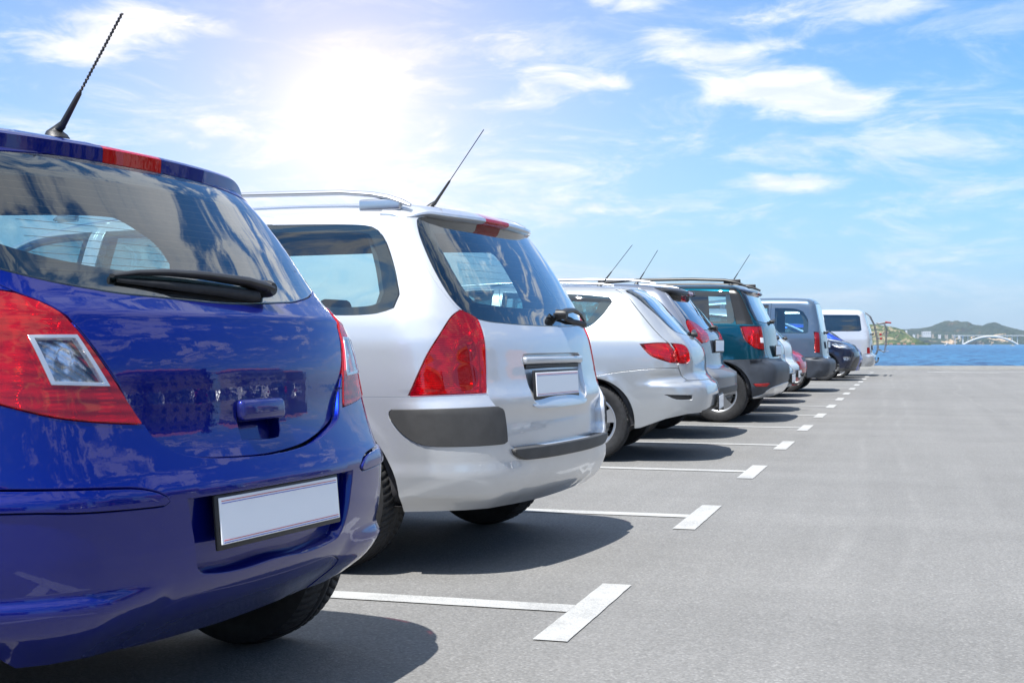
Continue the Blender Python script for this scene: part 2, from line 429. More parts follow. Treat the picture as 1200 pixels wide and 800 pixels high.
# ------------------------------------------------------------------ materials
MAT = {}
def newmat(name):
    m_ = bpy.data.materials.new(name); m_.use_nodes = True; t = NT(m_.node_tree); t.n.clear()
    o = t.n.new('ShaderNodeOutputMaterial'); return m_, t, o
def princ(name, col, rough=.5, metal=0., coat=0., spec=.5, bump=None, croug=.03, vary=0., vs=8., emis=None, ior=1.5):
    if name in MAT: return MAT[name]
    m_, t, o = newmat(name); p = t.n.new('ShaderNodeBsdfPrincipled')
    p.inputs['Roughness'].default_value = rough; p.inputs['Metallic'].default_value = metal
    p.inputs['Coat Weight'].default_value = coat; p.inputs['Coat Roughness'].default_value = croug
    p.inputs['Specular IOR Level'].default_value = spec; p.inputs['IOR'].default_value = ior
    pos = t.n.new('ShaderNodeTexCoord').outputs['Object']
    if vary:
        f = t.noise(pos, vs, 6, .6); a = tuple(c*(1-vary) for c in col); b = tuple(min(1, c*(1+vary)) for c in col)
        t.put(p.inputs['Base Color'], t.mix(t.sm(f, .3, .7), a, b))
    else: t.put(p.inputs['Base Color'], col)
    if bump:
        s_, d_ = bump; b = t.node('ShaderNodeBump', Strength=d_, Distance=.002, Height=t.noise(pos, s_, 5, .6)); t.put(p.inputs['Normal'], b.outputs[0])
    t.l.new(p.outputs[0], o.inputs[0]); MAT[name] = m_; return m_
def paint(name, col, metal=.35, rough=.32, flake=.0):
    if name in MAT: return MAT[name]
    m_, t, o = newmat(name); p = t.n.new('ShaderNodeBsdfPrincipled')
    pos = t.n.new('ShaderNodeTexCoord').outputs['Object']
    p.inputs['Coat Weight'].default_value = 1.; p.inputs['Coat Roughness'].default_value = .012
    p.inputs['Coat IOR'].default_value = 1.55; p.inputs['Specular IOR Level'].default_value = 0.
    sep = t.n.new('ShaderNodeSeparateXYZ'); t.put(sep.inputs[0], pos)
    # road dust low down and in soft patches
    dn = t.noise(pos, 3.5, 6, .6); low = t.sm(t.m('ADD', sep.outputs[2], t.m('MULTIPLY', t.m('SUBTRACT', dn, .5), .35)), .50, .18)
    spots = t.sm(t.noise(pos, 160., 3, .6), .66, .74)
    dust = t.m('MULTIPLY', t.m('ADD', t.m('MULTIPLY', low, .10), t.m('MULTIPLY', t.m('MULTIPLY', spots, t.sm(dn, .45, .7)), .12)), 1., clamp=True)
    t.put(p.inputs['Base Color'], t.mix(dust, col, (.16, .15, .135)))
    t.put(p.inputs['Metallic'], t.m('MULTIPLY', t.m('SUBTRACT', 1., dust), metal))
    t.put(p.inputs['Roughness'], t.m('ADD', rough, t.m('MULTIPLY', dust, .4)))
    t.put(p.inputs['Coat Roughness'], t.m('ADD', t.m('MULTIPLY', t.noise(pos, 5., 4, .5), .008), t.m('MULTIPLY', dust, .35)))
    b = t.node('ShaderNodeBump', Strength=.018, Distance=.01, Height=t.noise(pos, 38., 2, .5))   # faint orange peel
    t.put(p.inputs['Coat Normal'], b.outputs[0])
    if flake:
        v = t.node('ShaderNodeTexVoronoi', Scale=1400.); t.put(v.inputs['Vector'], pos)
        fl = t.node('ShaderNodeBump', Strength=flake, Distance=.001, Height=v.outputs['Distance']); t.put(p.inputs['Normal'], fl.outputs[0])
    t.l.new(p.outputs[0], o.inputs[0]); MAT[name] = m_; return m_
def schlick(t, k=1.):
    lw = t.node('ShaderNodeLayerWeight', Blend=.5)
    return t.m('MULTIPLY', t.m('ADD', .043, t.m('MULTIPLY', t.m('POWER', lw.outputs['Facing'], 5.), .957)), k, clamp=True)
def glassmat(name, tint, refl=1.0, lines=False, rough=.0):
    if name in MAT: return MAT[name]
    m_, t, o = newmat(name)
    tr = t.node('ShaderNodeBsdfTransparent', Color=tint); gl = t.node('ShaderNodeBsdfGlossy', Color=(1, 1, 1), Roughness=rough)
    r_ = schlick(t); f = t.m('MULTIPLY', t.m('DIVIDE', t.m('MULTIPLY', r_, 2.), t.m('ADD', r_, 1.)), 1.35*refl, clamp=True)                                                       # two faces of the pane
    mx = t.node('ShaderNodeMixShader', Fac=f); t.l.new(tr.outputs[0], mx.inputs[1]); t.l.new(gl.outputs[0], mx.inputs[2])
    last = mx
    pos = t.n.new('ShaderNodeTexCoord').outputs['Object']
    dn = t.sm(t.noise(pos, 7., 7, .65), .52, .85)                                  # film of dust
    df = t.node('ShaderNodeBsdfDiffuse', Color=(.35, .34, .33)); m2 = t.node('ShaderNodeMixShader', Fac=t.m('MULTIPLY', dn, .022))
    t.l.new(last.outputs[0], m2.inputs[1]); t.l.new(df.outputs[0], m2.inputs[2]); last = m2
    t.l.new(last.outputs[0], o.inputs[0]); MAT[name] = m_; return m_
def lensmat(name, col, clear=.55, ridge=(0, 0, 1), scale=160., bump=.5):
    """coloured moulded plastic lens: part see-through, finely ribbed inside, glossy outside"""
    if name in MAT: return MAT[name]
    m_, t, o = newmat(name); pos = t.n.new('ShaderNodeTexCoord').outputs['Object']
    k = t.v('DOT_PRODUCT', pos, ridge); wv = t.m('SINE', t.m('MULTIPLY', k, scale*2*PI/10))
    b = t.node('ShaderNodeBump', Strength=bump, Distance=.002, Height=wv)
    df = t.node('ShaderNodeBsdfDiffuse', Color=tuple(c*.9 for c in col)); t.put(df.inputs['Normal'], b.outputs[0])
    tr = t.node('ShaderNodeBsdfTransparent', Color=col)
    m1 = t.node('ShaderNodeMixShader', Fac=clear); t.l.new(df.outputs[0], m1.inputs[1]); t.l.new(tr.outputs[0], m1.inputs[2])
    gl = t.node('ShaderNodeBsdfGlossy', Color=(1, 1, 1), Roughness=.015);     m2 = t.node('ShaderNodeMixShader', Fac=schlick(t, 1.1)); t.l.new(m1.outputs[0], m2.inputs[1]); t.l.new(gl.outputs[0], m2.inputs[2])
    t.l.new(m2.outputs[0], o.inputs[0]); MAT[name] = m_; return m_
def bowlmat(name, col, scale, dirv=(0, 0, 1), metal=1., bs=.9):
    if name in MAT: return MAT[name]
    m_, t, o = newmat(name); pos = t.n.new('ShaderNodeTexCoord').outputs['Object']
    k = t.v('DOT_PRODUCT', pos, dirv); wv = t.m('ABSOLUTE', t.m('SINE', t.m('MULTIPLY', k, scale)))
    b = t.node('ShaderNodeBump', Strength=bs, Distance=.004, Height=wv)
    n_ = t.noise(pos, 26., 3, .5)
    p = t.node('ShaderNodeBsdfPrincipled', Roughness=.22, Metallic=metal); t.put(p.inputs['Base Color'], t.mix(t.sm(n_, .42, .60), col, tuple(c*.30 for c in col)))
    t.put(p.inputs['Normal'], b.outputs[0]); t.l.new(p.outputs[0], o.inputs[0]); MAT[name] = m_; return m_

RUBBER = princ('rubber', (.022, .022, .023), .62, spec=.35, vary=.25, vs=30., bump=(220., .3))
BLACK = princ('black plastic', (.018, .018, .019), .42, bump=(500., .25), vary=.2)
GREYP = princ('grey plastic', (.048, .047, .046), .55, bump=(350., .4), vary=.15, vs=12.)
DARK = princ('dark lining', (.012, .012, .014), .9)
LINING = princ('dark cabin cloth', (.045, .045, .05), .95, bump=(300., .4), vary=.2)
SEAT = princ('grey seat cloth', (.07, .072, .08), .9, bump=(400., .5), vary=.25, vs=20.)
FRIT = princ('black window border', (.006, .006, .007), .25)
HEATW = princ('heating wire', (.12, .07, .04), .6); CHROME = princ('chrome', (.75, .76, .78), .08, 1.)
ALLOY = princ('alloy', (.55, .56, .58), .32, .9, coat=.4)
STEEL = princ('dull steel', (.25, .25, .25), .45, .8, vary=.3, vs=20.)
WHITEPL = princ('plate white', (.90, .91, .93), .35, coat=.3)
REDL = princ('plate red line', (.6, .05, .06), .4); BLUEL = princ('plate blue line', (.05, .08, .5), .4)
GLASS = glassmat('car glass', (.46, .62, .66)); GLASS_SIDE = glassmat('side glass', (.74, .92, .94)); GLASS_DK = glassmat('dark tinted glass', (.16, .19, .2))
REDLENS = lensmat('red lamp lens', (.90, .010, .022), .76, (.2, 0, 1), 420., .35)
REDDARK = lensmat('dark red lamp lens', (.45, .006, .015), .6, (0, 0, 1), 300., .3)
FRAME = princ('pale lamp frame', (.42, .45, .50), .2, .5, coat=.8); SMOKE = princ('smoked reflector', (.10, .02, .02), .12, .9)
BOWLC = bowlmat('clear lamp reflector', (.80, .82, .86), 150., (.3, .5, 1), 1., .35)
REDLENS2 = lensmat('red fresnel lens', (.86, .008, .02), .80, (0, 0, 1), 1300., .35)
REDSOLID = lensmat('red reflector', (.62, .012, .015), .25, (0, 1, 0), 500., .6)
CLEARLENS = glassmat('clear lamp lens', (.95, .96, .97), .8)
AMBER = lensmat('amber lens', (.9, .25, .02), .5)
BOWL = bowlmat('lamp bowl', (.82, .82, .84), 210.); BOWLV = bowlmat('lamp bowl upright ribs', (.82, .82, .84), 260., (0, 1, .3))
BOWLR = bowlmat('lamp bowl red ribs', (.72, .2, .2), 330.)

# ------------------------------------------------------------------ panels cut from a car's skin
def panel(sh, name, mat, parent, within, holes=(), space='shell', res=.03, off=0., depth=.014, bevel=.0022, noskirt=(), wgap=.0, hgap=.0, skirt=True):
    """within/holes: lists of polygons or (polygon, gap). faces inside all `within`, outside all `holes`"""
    W = [(offset(p[0], p[1]) if isinstance(p, tuple) else (offset(p, wgap) if wgap else np.asarray(p, float))) for p in within]
    H = [(offset(p[0], -p[1]) if isinstance(p, tuple) else (offset(p, -hgap) if hgap else np.asarray(p, float))) for p in holes]
    lo = np.max([p.min(0) for p in W], 0); hi = np.min([p.max(0) for p in W], 0)
    H = [p for p in H if (p.max(0) > lo).all() and (p.min(0) < hi).all()]
    gx = np.arange(lo[0], hi[0], res); gy = np.arange(lo[1], hi[1], res*.866)
    if len(gx) == 0 or len(gy) == 0: return None
    G = np.array([(x + (res/2 if j % 2 else 0), y) for j, y in enumerate(gy) for x in gx])
    keep = np.ones(len(G), bool)
    for p in W: keep &= inpoly(G, p)
    for p in H: keep &= ~inpoly(G, p)
    G = G[keep]
    for p in W + H:
        if len(G): G = G[distpoly(G, p) > res*.38]
    vs = [tuple(g) for g in G]; es = []
    for p in W + H:
        n0 = len(vs); vs += [tuple(q) for q in p]; es += [(n0+i, n0+(i+1) % len(p)) for i in range(len(p))]
    r = delaunay_2d_cdt([Vector(v) for v in vs], es, [], 0, 1e-6)
    V = np.array([tuple(v) for v in r[0]]); Fc = np.array(r[2])
    cen = V[Fc].mean(1); k = np.ones(len(Fc), bool)
    for p in W: k &= inpoly(cen, p)
    for p in H: k &= ~inpoly(cen, p)
    Fc = Fc[k]
    if len(Fc) == 0: return None
    a = V[Fc[:, 1]] - V[Fc[:, 0]]; b = V[Fc[:, 2]] - V[Fc[:, 0]]; ar = a[:, 0]*b[:, 1] - a[:, 1]*b[:, 0]
    Fc = Fc[np.abs(ar) > 1e-9]; ar = ar[np.abs(ar) > 1e-9]
    Fc[ar < 0] = Fc[ar < 0][:, ::-1]
    used, inv = np.unique(Fc, return_inverse=True); V = V[used]; Fc = inv.reshape(Fc.shape)
    P, N = (sh.shelln if space == 'shell' else sh.topn)(V, off)
    if skirt:
        cnt = {}
        for f in Fc:
            for i in range(3):
                e = (int(f[i]), int(f[(i+1) % 3]))
                kk = (min(e), max(e)); cnt[kk] = None if kk in cnt else e
        be = [e for e in cnt.values() if e is not None]
        if noskirt and be:
            mid = np.array([(V[a] + V[b])/2 for a, b in be]); d = np.min([distpoly(mid, q) for q in noskirt], 0)
            be = [e for e, dd in zip(be, d) if dd > 2e-4]
        if be:
            O = {}
            for a, b in be:
                o_ = np.cross(P[b] - P[a], N[a] + N[b]); L = np.linalg.norm(o_)
                if L > 1e-12:
                    o_ = o_/L; O[a] = O.get(a, 0) + o_; O[b] = O.get(b, 0) + o_
            ids = [i for i in O]
            idx = {v: i for i, v in enumerate(ids)}; n0 = len(P); m_ = len(ids)
            o_ = np.array([O[i]/(np.linalg.norm(O[i]) + 1e-9) for i in ids]); b0 = P[ids]; nn = N[ids]
            r1 = b0 + o_*bevel*.8 - nn*bevel; r2 = r1 - nn*depth
            P = np.vstack([P, r1, r2]); N = np.vstack([N, (o_ + nn*.35)/np.linalg.norm(o_ + nn*.35, axis=1)[:, None], o_])
            F2 = [tuple(f) for f in Fc]
            for a, b in be:
                if a in idx and b in idx:
                    i, j = n0 + idx[a], n0 + idx[b]
                    F2 += [(b, a, i, j), (j, i, i + m_, j + m_)]
            Fc = F2
    return mesh(name, P, Fc, mat, parent, N)
# ------------------------------------------------------------------ the setting
from mathutils import noise as mn
def DP(u, d, z=0.): return RT*u + FW*d + Vector((0, 0, z))          # u metres right of, d metres out along the quay's line of sight
def fbm(p, o=5, r=.5):
    a = 1.; s = 0.; v = Vector(p)
    for _ in range(o): s += a*mn.noise(v); v = v*2.03 + Vector((7.1, 3.3, 1.7)); a *= r
    return s
EDGE = 53.5
def asphalt_mat():
    m_, t, o = newmat('asphalt'); pos = t.n.new('ShaderNodeTexCoord').outputs['Object']
    p = t.n.new('ShaderNodeBsdfPrincipled')
    big = t.noise(pos, .22, 5, .6, .4); mid = t.noise(pos, 1.3, 6, .62)
    sc = t.n.new('ShaderNodeMapping'); sc.inputs['Scale'].default_value = (2.2, .07, 1); t.put(sc.inputs['Vector'], pos)
    streak = t.noise(sc.outputs[0], 1.2, 6, .65)                        # tyre wear along the driving lane
    sc2 = t.n.new('ShaderNodeMapping'); sc2.inputs['Scale'].default_value = (.10, 1.3, 1); sc2.inputs['Rotation'].default_value = (0, 0, .06); t.put(sc2.inputs['Vector'], pos)
    lane = t.noise(sc2.outputs[0], 1., 7, .68)                          # laying joints and roller bands across it
    grain = t.noise(pos, 95., 3, .7); v = t.node('ShaderNodeTexVoronoi', Scale=130.); t.put(v.inputs['Vector'], pos)
    v2 = t.node('ShaderNodeTexVoronoi', Scale=75.); t.put(v2.inputs['Vector'], pos)
    base = t.m('ADD', .206, t.m('MULTIPLY', t.m('SUBTRACT', big, .5), .07))
    base = t.m('ADD', base, t.m('MULTIPLY', t.m('SUBTRACT', mid, .5), .05))
    base = t.m('ADD', base, t.m('MULTIPLY', t.m('SUBTRACT', streak, .5), .07))
    base = t.m('ADD', base, t.m('MULTIPLY', t.m('SUBTRACT', lane, .5), .055))
    stone = t.ramp(v.outputs['Color'], [(0., .74), (.45, .95), (.8, 1.04), (1., 1.35)])
    gaps = t.m('ADD', .82, t.m('MULTIPLY', t.sm(v2.outputs['Distance'], .62, .12), .18))
    f = t.m('MULTIPLY', t.m('MULTIPLY', base, stone), gaps)
    f = t.m('MULTIPLY', f, t.m('ADD', .90, t.m('MULTIPLY', grain, .2)))
    sep = t.n.new('ShaderNodeSeparateXYZ'); t.put(sep.inputs[0], pos)
    # oil stains in the middle of the bays
    bay = t.m('MULTIPLY', t.sm(t.noise(pos, .75, 4, .6), .56, .70), t.sm(sep.outputs[0], -1.6, -2.6)); f = t.m('MULTIPLY', f, t.m('SUBTRACT', 1., t.m('MULTIPLY', bay, .28)))
    drip = t.m('MULTIPLY', t.sm(t.noise(pos, 2.3, 5, .6), .66, .76), .20); f = t.m('MULTIPLY', f, t.m('SUBTRACT', 1., drip))
    # pale scuffs left by wheels along the lane and one old sealed crack
    def line(x0, amp, sc_, w_, off):
        n1 = t.m('MULTIPLY', t.m('SUBTRACT', t.node('ShaderNodeTexNoise', _noise_dimensions='1D', W=t.m('ADD', t.m('MULTIPLY', sep.outputs[1], sc_), off), Scale=1., Detail=3.).outputs[0], .5), amp)
        return t.sm(t.m('ABSOLUTE', t.m('SUBTRACT', t.m('SUBTRACT', sep.outputs[0], x0), n1)), w_, 0.)
    sc1 = t.m('MULTIPLY', line(1.1, 1.3, .10, .045, 3.), .12); sc2_ = t.m('MULTIPLY', line(-.35, .9, .09, .06, 9.), .10); sc3 = t.m('MULTIPLY', line(-.05, .9, .09, .05, 9.), .08)
    tot = t.m('MULTIPLY', t.m('ADD', t.m('ADD', sc1, sc2_), sc3), t.sm(t.noise(pos, .6, 4, .6), .35, .6))
    f = t.m('MULTIPLY', f, t.m('ADD', 1., tot))
    cc = t.n.new('ShaderNodeCombineColor'); t.put(cc.inputs[0], t.m('MULTIPLY', f, 1.0)); t.put(cc.inputs[1], t.m('MULTIPLY', f, .985)); t.put(cc.inputs[2], t.m('MULTIPLY', f, .950))
    t.put(p.inputs['Base Color'], cc.outputs[0]); p.inputs['Roughness'].default_value = .82; p.inputs['Specular IOR Level'].default_value = .25
    hgt = t.m('ADD', t.m('MULTIPLY', t.m('SUBTRACT', 1., v.outputs['Distance']), .6), t.m('MULTIPLY', grain, .6))
    b = t.node('ShaderNodeBump', Strength=.5, Distance=.004, Height=hgt); t.put(p.inputs['Normal'], b.outputs[0])
    t.l.new(p.outputs[0], o.inputs[0]); return m_
def roadpaint_mat():
    m_, t, o = newmat('worn road paint'); pos = t.n.new('ShaderNodeTexCoord').outputs['Object']
    p = t.n.new('ShaderNodeBsdfPrincipled'); g = t.noise(pos, 120., 4, .7); w_ = t.noise(pos, 3., 7, .7)
    v = t.node('ShaderNodeTexVoronoi', Scale=130.); t.put(v.inputs['Vector'], pos)
    worn = t.sm(t.m('ADD', t.m('MULTIPLY', g, .55), t.m('MULTIPLY', w_, .5)), .50, .64)
    t.put(p.inputs['Base Color'], t.mix(t.m('MULTIPLY', worn, .8), t.mix(v.outputs['Distance'], (.40, .40, .39), (.34, .34, .33)), (.24, .24, .235)))
    p.inputs['Roughness'].default_value = .8
    b = t.node('ShaderNodeBump', Strength=.6, Distance=.004, Height=t.m('ADD', g, v.outputs['Distance'])); t.put(p.inputs['Normal'], b.outputs[0])
    t.l.new(p.outputs[0], o.inputs[0]); return m_
def sea_mat():
    m_, t, o = newmat('sea water'); pos = t.n.new('ShaderNodeTexCoord').outputs['Object']
    p = t.n.new('ShaderNodeBsdfPrincipled')
    r = t.n.new('ShaderNodeMapping'); r.inputs['Rotation'].default_value = (0, 0, -YAW); r.inputs['Scale'].default_value = (.5, .5, 1); t.put(r.inputs['Vector'], pos)
    r2 = t.n.new('ShaderNodeMapping'); r2.inputs['Rotation'].default_value = (0, 0, -YAW); r2.inputs['Scale'].default_value = (.75, .11, 1); t.put(r2.inputs['Vector'], pos)
    n1 = t.noise(r.outputs[0], .045, 4, .6); n2 = t.noise(r2.outputs[0], .8, 7, .75)
    n3 = t.noise(r.outputs[0], .008, 4, .6)
    t.put(p.inputs['Base Color'], t.mix(t.sm(t.m('ADD', t.m('MULTIPLY', n2, .8), t.m('MULTIPLY', n3, .3)), .47, .60), (.002, .030, .11), (.03, .15, .30)))
    p.inputs['Roughness'].default_value = .30; p.inputs['IOR'].default_value = 1.33; p.inputs['Specular IOR Level'].default_value = .2
    b = t.node('ShaderNodeBump', Strength=1., Distance=1.6, Height=t.m('ADD', t.m('MULTIPLY', n2, .7), t.m('MULTIPLY', n1, 1.2))); t.put(p.inputs['Normal'], b.outputs[0])
    t.l.new(p.outputs[0], o.inputs[0]); return m_
def quad_sheet(name, pts, z, mat, kind='structure'):
    o = mesh(name, [(p[0], p[1], z) for p in pts], [tuple(range(len(pts)))], mat, smooth=False)
    if kind: o['kind'] = kind
    return o
ASPHALT = asphalt_mat(); RPAINT = roadpaint_mat(); SEA = sea_mat()
CONC = princ('quay concrete', (.175, .172, .158), .9, vary=.25, vs=3., bump=(60., .6))
def ground():
    c = [DP(-260, -260), DP(330, -260), DP(330, EDGE-7.2), DP(-260, EDGE-7.2)]
    quad_sheet('parking_lot', [(v.x, v.y) for v in c], 0., ASPHALT)
    sea = quad_sheet('sea', [(-40000, -40000), (40000, -40000), (40000, 40000), (-40000, 40000)], -1.6, SEA)
    wallm = MB(); a = [DP(-260, EDGE), DP(330, EDGE), DP(330, -260), DP(-260, -260)]
    V = [(v.x, v.y, -.02) for v in a] + [(v.x, v.y, -3) for v in a]
    wallm.add(V, [(i, (i+1) % 4, 4+(i+1) % 4, 4+i) for i in range(4)]); q = wallm.build('quay_wall', CONC); q['kind'] = 'structure'
    # coping slabs along the water
    root = bpy.data.objects.new('quay_edge', None); COL.objects.link(root); root['kind'] = 'structure'
    base = None; rnd = random.Random(4)
    for i in range(-22, 60):
        u = i*2.5 + 1.25
        if base is None: base = MB().box((0, 0, 0), (2.485, 7.2, .30), bev=.02).build('coping_slab', CONC, root, True); s = base
        else: s = share(base, root)
        s.location = DP(u, EDGE-3.6, -.135 + rnd.uniform(-.008, .008)); s.rotation_euler = (0, 0, YAW + rnd.uniform(-.002, .002))
    # bay markings
    s0 = 2.568; y0 = 4.462
    for n in range(-1, 16):
        y = y0 + n*s0
        m_ = MB(); rr = random.Random(n)
        def sheet(x0, x1, ya, yb, z, seg):
            V = []; F_ = []
            for i in range(seg+1):
                t = i/seg; j = [rr.uniform(-.0012, .0012) for _ in range(2)]
                if (yb-ya) > (x1-x0): V += [(x0 + j[0], ya + (yb-ya)*t, z), (x1 + j[1], ya + (yb-ya)*t, z)]
                else: V += [(x0 + (x1-x0)*t, ya + j[0], z), (x0 + (x1-x0)*t, yb + j[1], z)]
            F_ = [(2*i, 2*i+1, 2*i+3, 2*i+2) for i in range(seg)]; return V, F_
        V, F_ = sheet(-1.125, -1.012, y-.50, y+.50, .004, 20); m_.add(V, F_)
        V, F_ = sheet(-6.2, -1.1255, y-.062, y+.062, .004, 60); m_.add(V, F_)
        o = m_.build('bay_marking', RPAINT); o['kind'] = 'structure'
        for p_ in o.data.polygons:
            if p_.normal.z < 0: p_.flip()
    m_ = MB(); a = DP(13.3, 41.3); b = DP(15.3, 40.9); c = DP(14.6, 39.6)
    def strip(a, b, w_):
        d = (b-a).normalized(); n_ = Vector((-d.y, d.x, 0))*w_/2; return [(*(a-n_).xy, .004), (*(b-n_).xy, .004), (*(b+n_).xy, .004), (*(a+n_).xy, .004)]
    m_.add(strip(DP(13.4, 42.2), DP(15.1, 40.6), .30), [(0, 1, 2, 3)]); m_.add(strip(DP(13.4, 42.35), DP(16.4, 41.9), .30), [(0, 1, 2, 3)])
    o = m_.build('lane_marking', RPAINT); o['kind'] = 'structure'
ground()

# ---- hills over the water
def hill_mat(name, g1, g2, rock, scale, rockiness):
    m_, t, o = newmat(name); pos = t.n.new('ShaderNodeTexCoord').outputs['Object']; p = t.n.new('ShaderNodeBsdfPrincipled')
    n1 = t.noise(pos, scale, 6, .7); n2 = t.noise(pos, scale*.22, 5, .6)
    g = t.mix(t.sm(n1, .38, .62), g1, g2)
    geo = t.n.new('ShaderNodeNewGeometry'); sp = t.n.new('ShaderNodeSeparateXYZ'); t.put(sp.inputs[0], geo.outputs['Normal'])
    st = t.m('ADD', t.m('MULTIPLY', t.sm(sp.outputs[2], .78, .40), .55), t.m('MULTIPLY', t.sm(n2, .46, .62), .6))
    f = t.m('MULTIPLY', t.sm(t.m('ADD', st, t.m('MULTIPLY', t.m('SUBTRACT', n1, .5), .9)), .45, .7), rockiness)
    t.put(p.inputs['Base Color'], t.mix(f, g, rock)); p.inputs['Roughness'].default_value = .95; p.inputs['Specular IOR Level'].default_value = .1
    b = t.node('ShaderNodeBump', Strength=1., Distance=3., Height=n1); t.put(p.inputs['Normal'], b.outputs[0])
    t.l.new(p.outputs[0], o.inputs[0]); return m_
def hill(name, D, depth, prof, mat, nu, nd, rough, seed, foot=-1.6):
    """prof: (pixel x, pixel y) of the skyline; shore at distance D"""
    us = np.array([(x-600)/1540 for x, y in prof]); hs = np.array([(402-y)/1540*(D+depth*.6) + CAM_H for x, y in prof])
    f = spl(list(zip(us, hs))); V = []; u0, u1 = us[0], us[-1]
    for i in range(nu):
        a = u0 + (u1-u0)*i/(nu-1); H_ = float(f(a))
        for j in range(nd):
            s = j/(nd-1); d = D + depth*s; u = a*(D + depth*.6*min(s/.6, 1.) + 0.)
            if s <= .6: prof_ = math.sin(s/.6*PI/2)**.75
            else: prof_ = math.cos((s-.6)/.4*PI/2)**.8*.98 + .02
            q = fbm((u*.012 + seed, d*.012, seed), 6, .58)
            shore = 1 + .25*fbm((u*.02, seed, 1.), 3)
            z = foot - 1.2 + (H_ - foot + 1.2)*prof_*1. + q*rough*min(1., s*6)*(1 if s < .5 else .45)
            u = a*(D + depth*s)
            V.append(tuple(DP(u, d - 30*q*(1-s), z)))
    F_ = [(i*nd+j, (i+1)*nd+j, (i+1)*nd+j+1, i*nd+j+1) for i in range(nu-1) for j in range(nd-1)]
    o = mesh(name, V, F_, mat, smooth=True); o['kind'] = 'structure'; return o
HGREEN = hill_mat('headland scrub', (.016, .040, .014), (.075, .10, .03), (.26, .22, .13), .07, 1.15)
HCLIFF = hill_mat('shore cliff', (.010, .028, .022), (.028, .050, .030), (.42, .31, .21), .06, 1.45)
HFAR = hill_mat('far ridge', (.010, .028, .020), (.030, .045, .026), (.13, .09, .065), .014, .8)
hill('headland', 1750, 300, [(880, 388), (960, 384), (1005, 383), (1030, 384), (1045, 386.5), (1056, 390), (1066, 394), (1077, 399), (1090, 404.5)], HGREEN, 260, 40, 7., 3.)
hill('shore_cliff', 2680, 260, [(1000, 397), (1050, 392.5), (1075, 390.5), (1100, 391), (1135, 392), (1165, 393), (1200, 393), (1260, 393), (1340, 394)], HCLIFF, 380, 40, 9., 8.)
hill('far_ridge', 3000, 700, [(940, 396), (1000, 391), (1035, 387.5), (1062, 386), (1082, 385), (1098, 380.5), (1108, 378.4), (1118, 378.2), (1130, 379.5), (1142, 381.8), (1150, 381.5), (1158, 378.6), (1162, 378), (1170, 380.2), (1182, 384.5), (1196, 387.5), (1212, 390), (1260, 395), (1340, 398)], HFAR, 420, 60, 9., 15.)

BW = princ('bridge concrete', (.52, .52, .50), .8, vary=.08); WALLW = princ('white house wall', (.55, .53, .50), .8, vary=.08); ROOFT = princ('clay roof', (.42, .16, .08), .85, vary=.2)
WINM = princ('far window', (.05, .07, .09), .15); TAN = princ('sand wall', (.38, .31, .23), .85, vary=.12)
def PX(px, py, d): return DP((px-600)/1540*d, d, CAM_H + (402-py)/1540*d)
def bridge():
    D = 2600
    b = thing('arch_bridge', 'long white concrete arch bridge crossing the inlet below the far hills', 'bridge', tuple(PX(1160, 404, D)))
    O = PX(1160, 404, D)
    def L(px, py): return PX(px, py, D) - O
    n = 30; xs = np.linspace(1129, 1193, n); yt = [394.2 + 9.5*((x-1161)/32)**2 for x in xs]
    s = MB().tube([L(x, y) for x, y in zip(xs, yt)], [1.9]*n, 8); s.build('arch', BW, b, True)
    s = MB()
    V = [L(x, y) for x in (1118, 1260) for y in (392.6, 393.5)]; off = FW*9
    s.add([tuple(v) for v in V] + [tuple(v + off) for v in V], [(0, 1, 3, 2), (4, 6, 7, 5), (0, 2, 6, 4), (1, 5, 7, 3), (0, 4, 5, 1), (2, 3, 7, 6)]); s.build('bridge_deck', BW, b)
    for x in (1120, 1129, 1135, 1141, 1147, 1175, 1181, 1187, 1193, 1202, 1213, 1226):
        yb_ = 394.2 + 9.5*((x-1161)/32)**2 if 1130 < x < 1192 else 403.8
        a = L(x, 393.5); c = L(x, yb_); w_ = 2.6 if x == 1129 else .9
        MB().box(tuple((a+c)/2 + FW*4), (w_, 3, (a-c).length), rz=YAW).build('bridge_pier', BW, b)
bridge()
def far_house(px, py, d, w_, h_, mat, label, roof=True, group=None, rz=0.):
    o = PX(px, py, d); t = thing('house' if h_ < 12 else 'apartment_block', label, 'house' if h_ < 12 else 'building', tuple(o), YAW + rz, group)
    MB().box((0, 0, h_/2 - 3), (w_, w_*.7, h_ + 6)).build('wall', mat, t)
    if roof:
        s = MB(); x, y = w_/2 + .5, w_*.35 + .5
        s.add([(-x, -y, h_), (x, -y, h_), (x, y, h_), (-x, y, h_), (-x*.9, 0, h_ + w_*.18), (x*.9, 0, h_ + w_*.18)], [(0, 1, 5, 4), (2, 3, 4, 5), (1, 2, 5), (3, 0, 4), (0, 3, 2, 1)]).build('roof', ROOFT, t)
    for k in range(int(w_//4)):
        for f_ in range(max(1, int(h_//4))):
            MB().box((-w_/2 + 2.4 + k*4, -w_*.35 - .06, 1.8 + f_*3.4), (1.6, .16, 1.5)).build('window', WINM, t)
far_house(1085.5, 391.6, 2670, 16, 6, WALLW, 'long white building on the terrace between the headland and the hill', False)
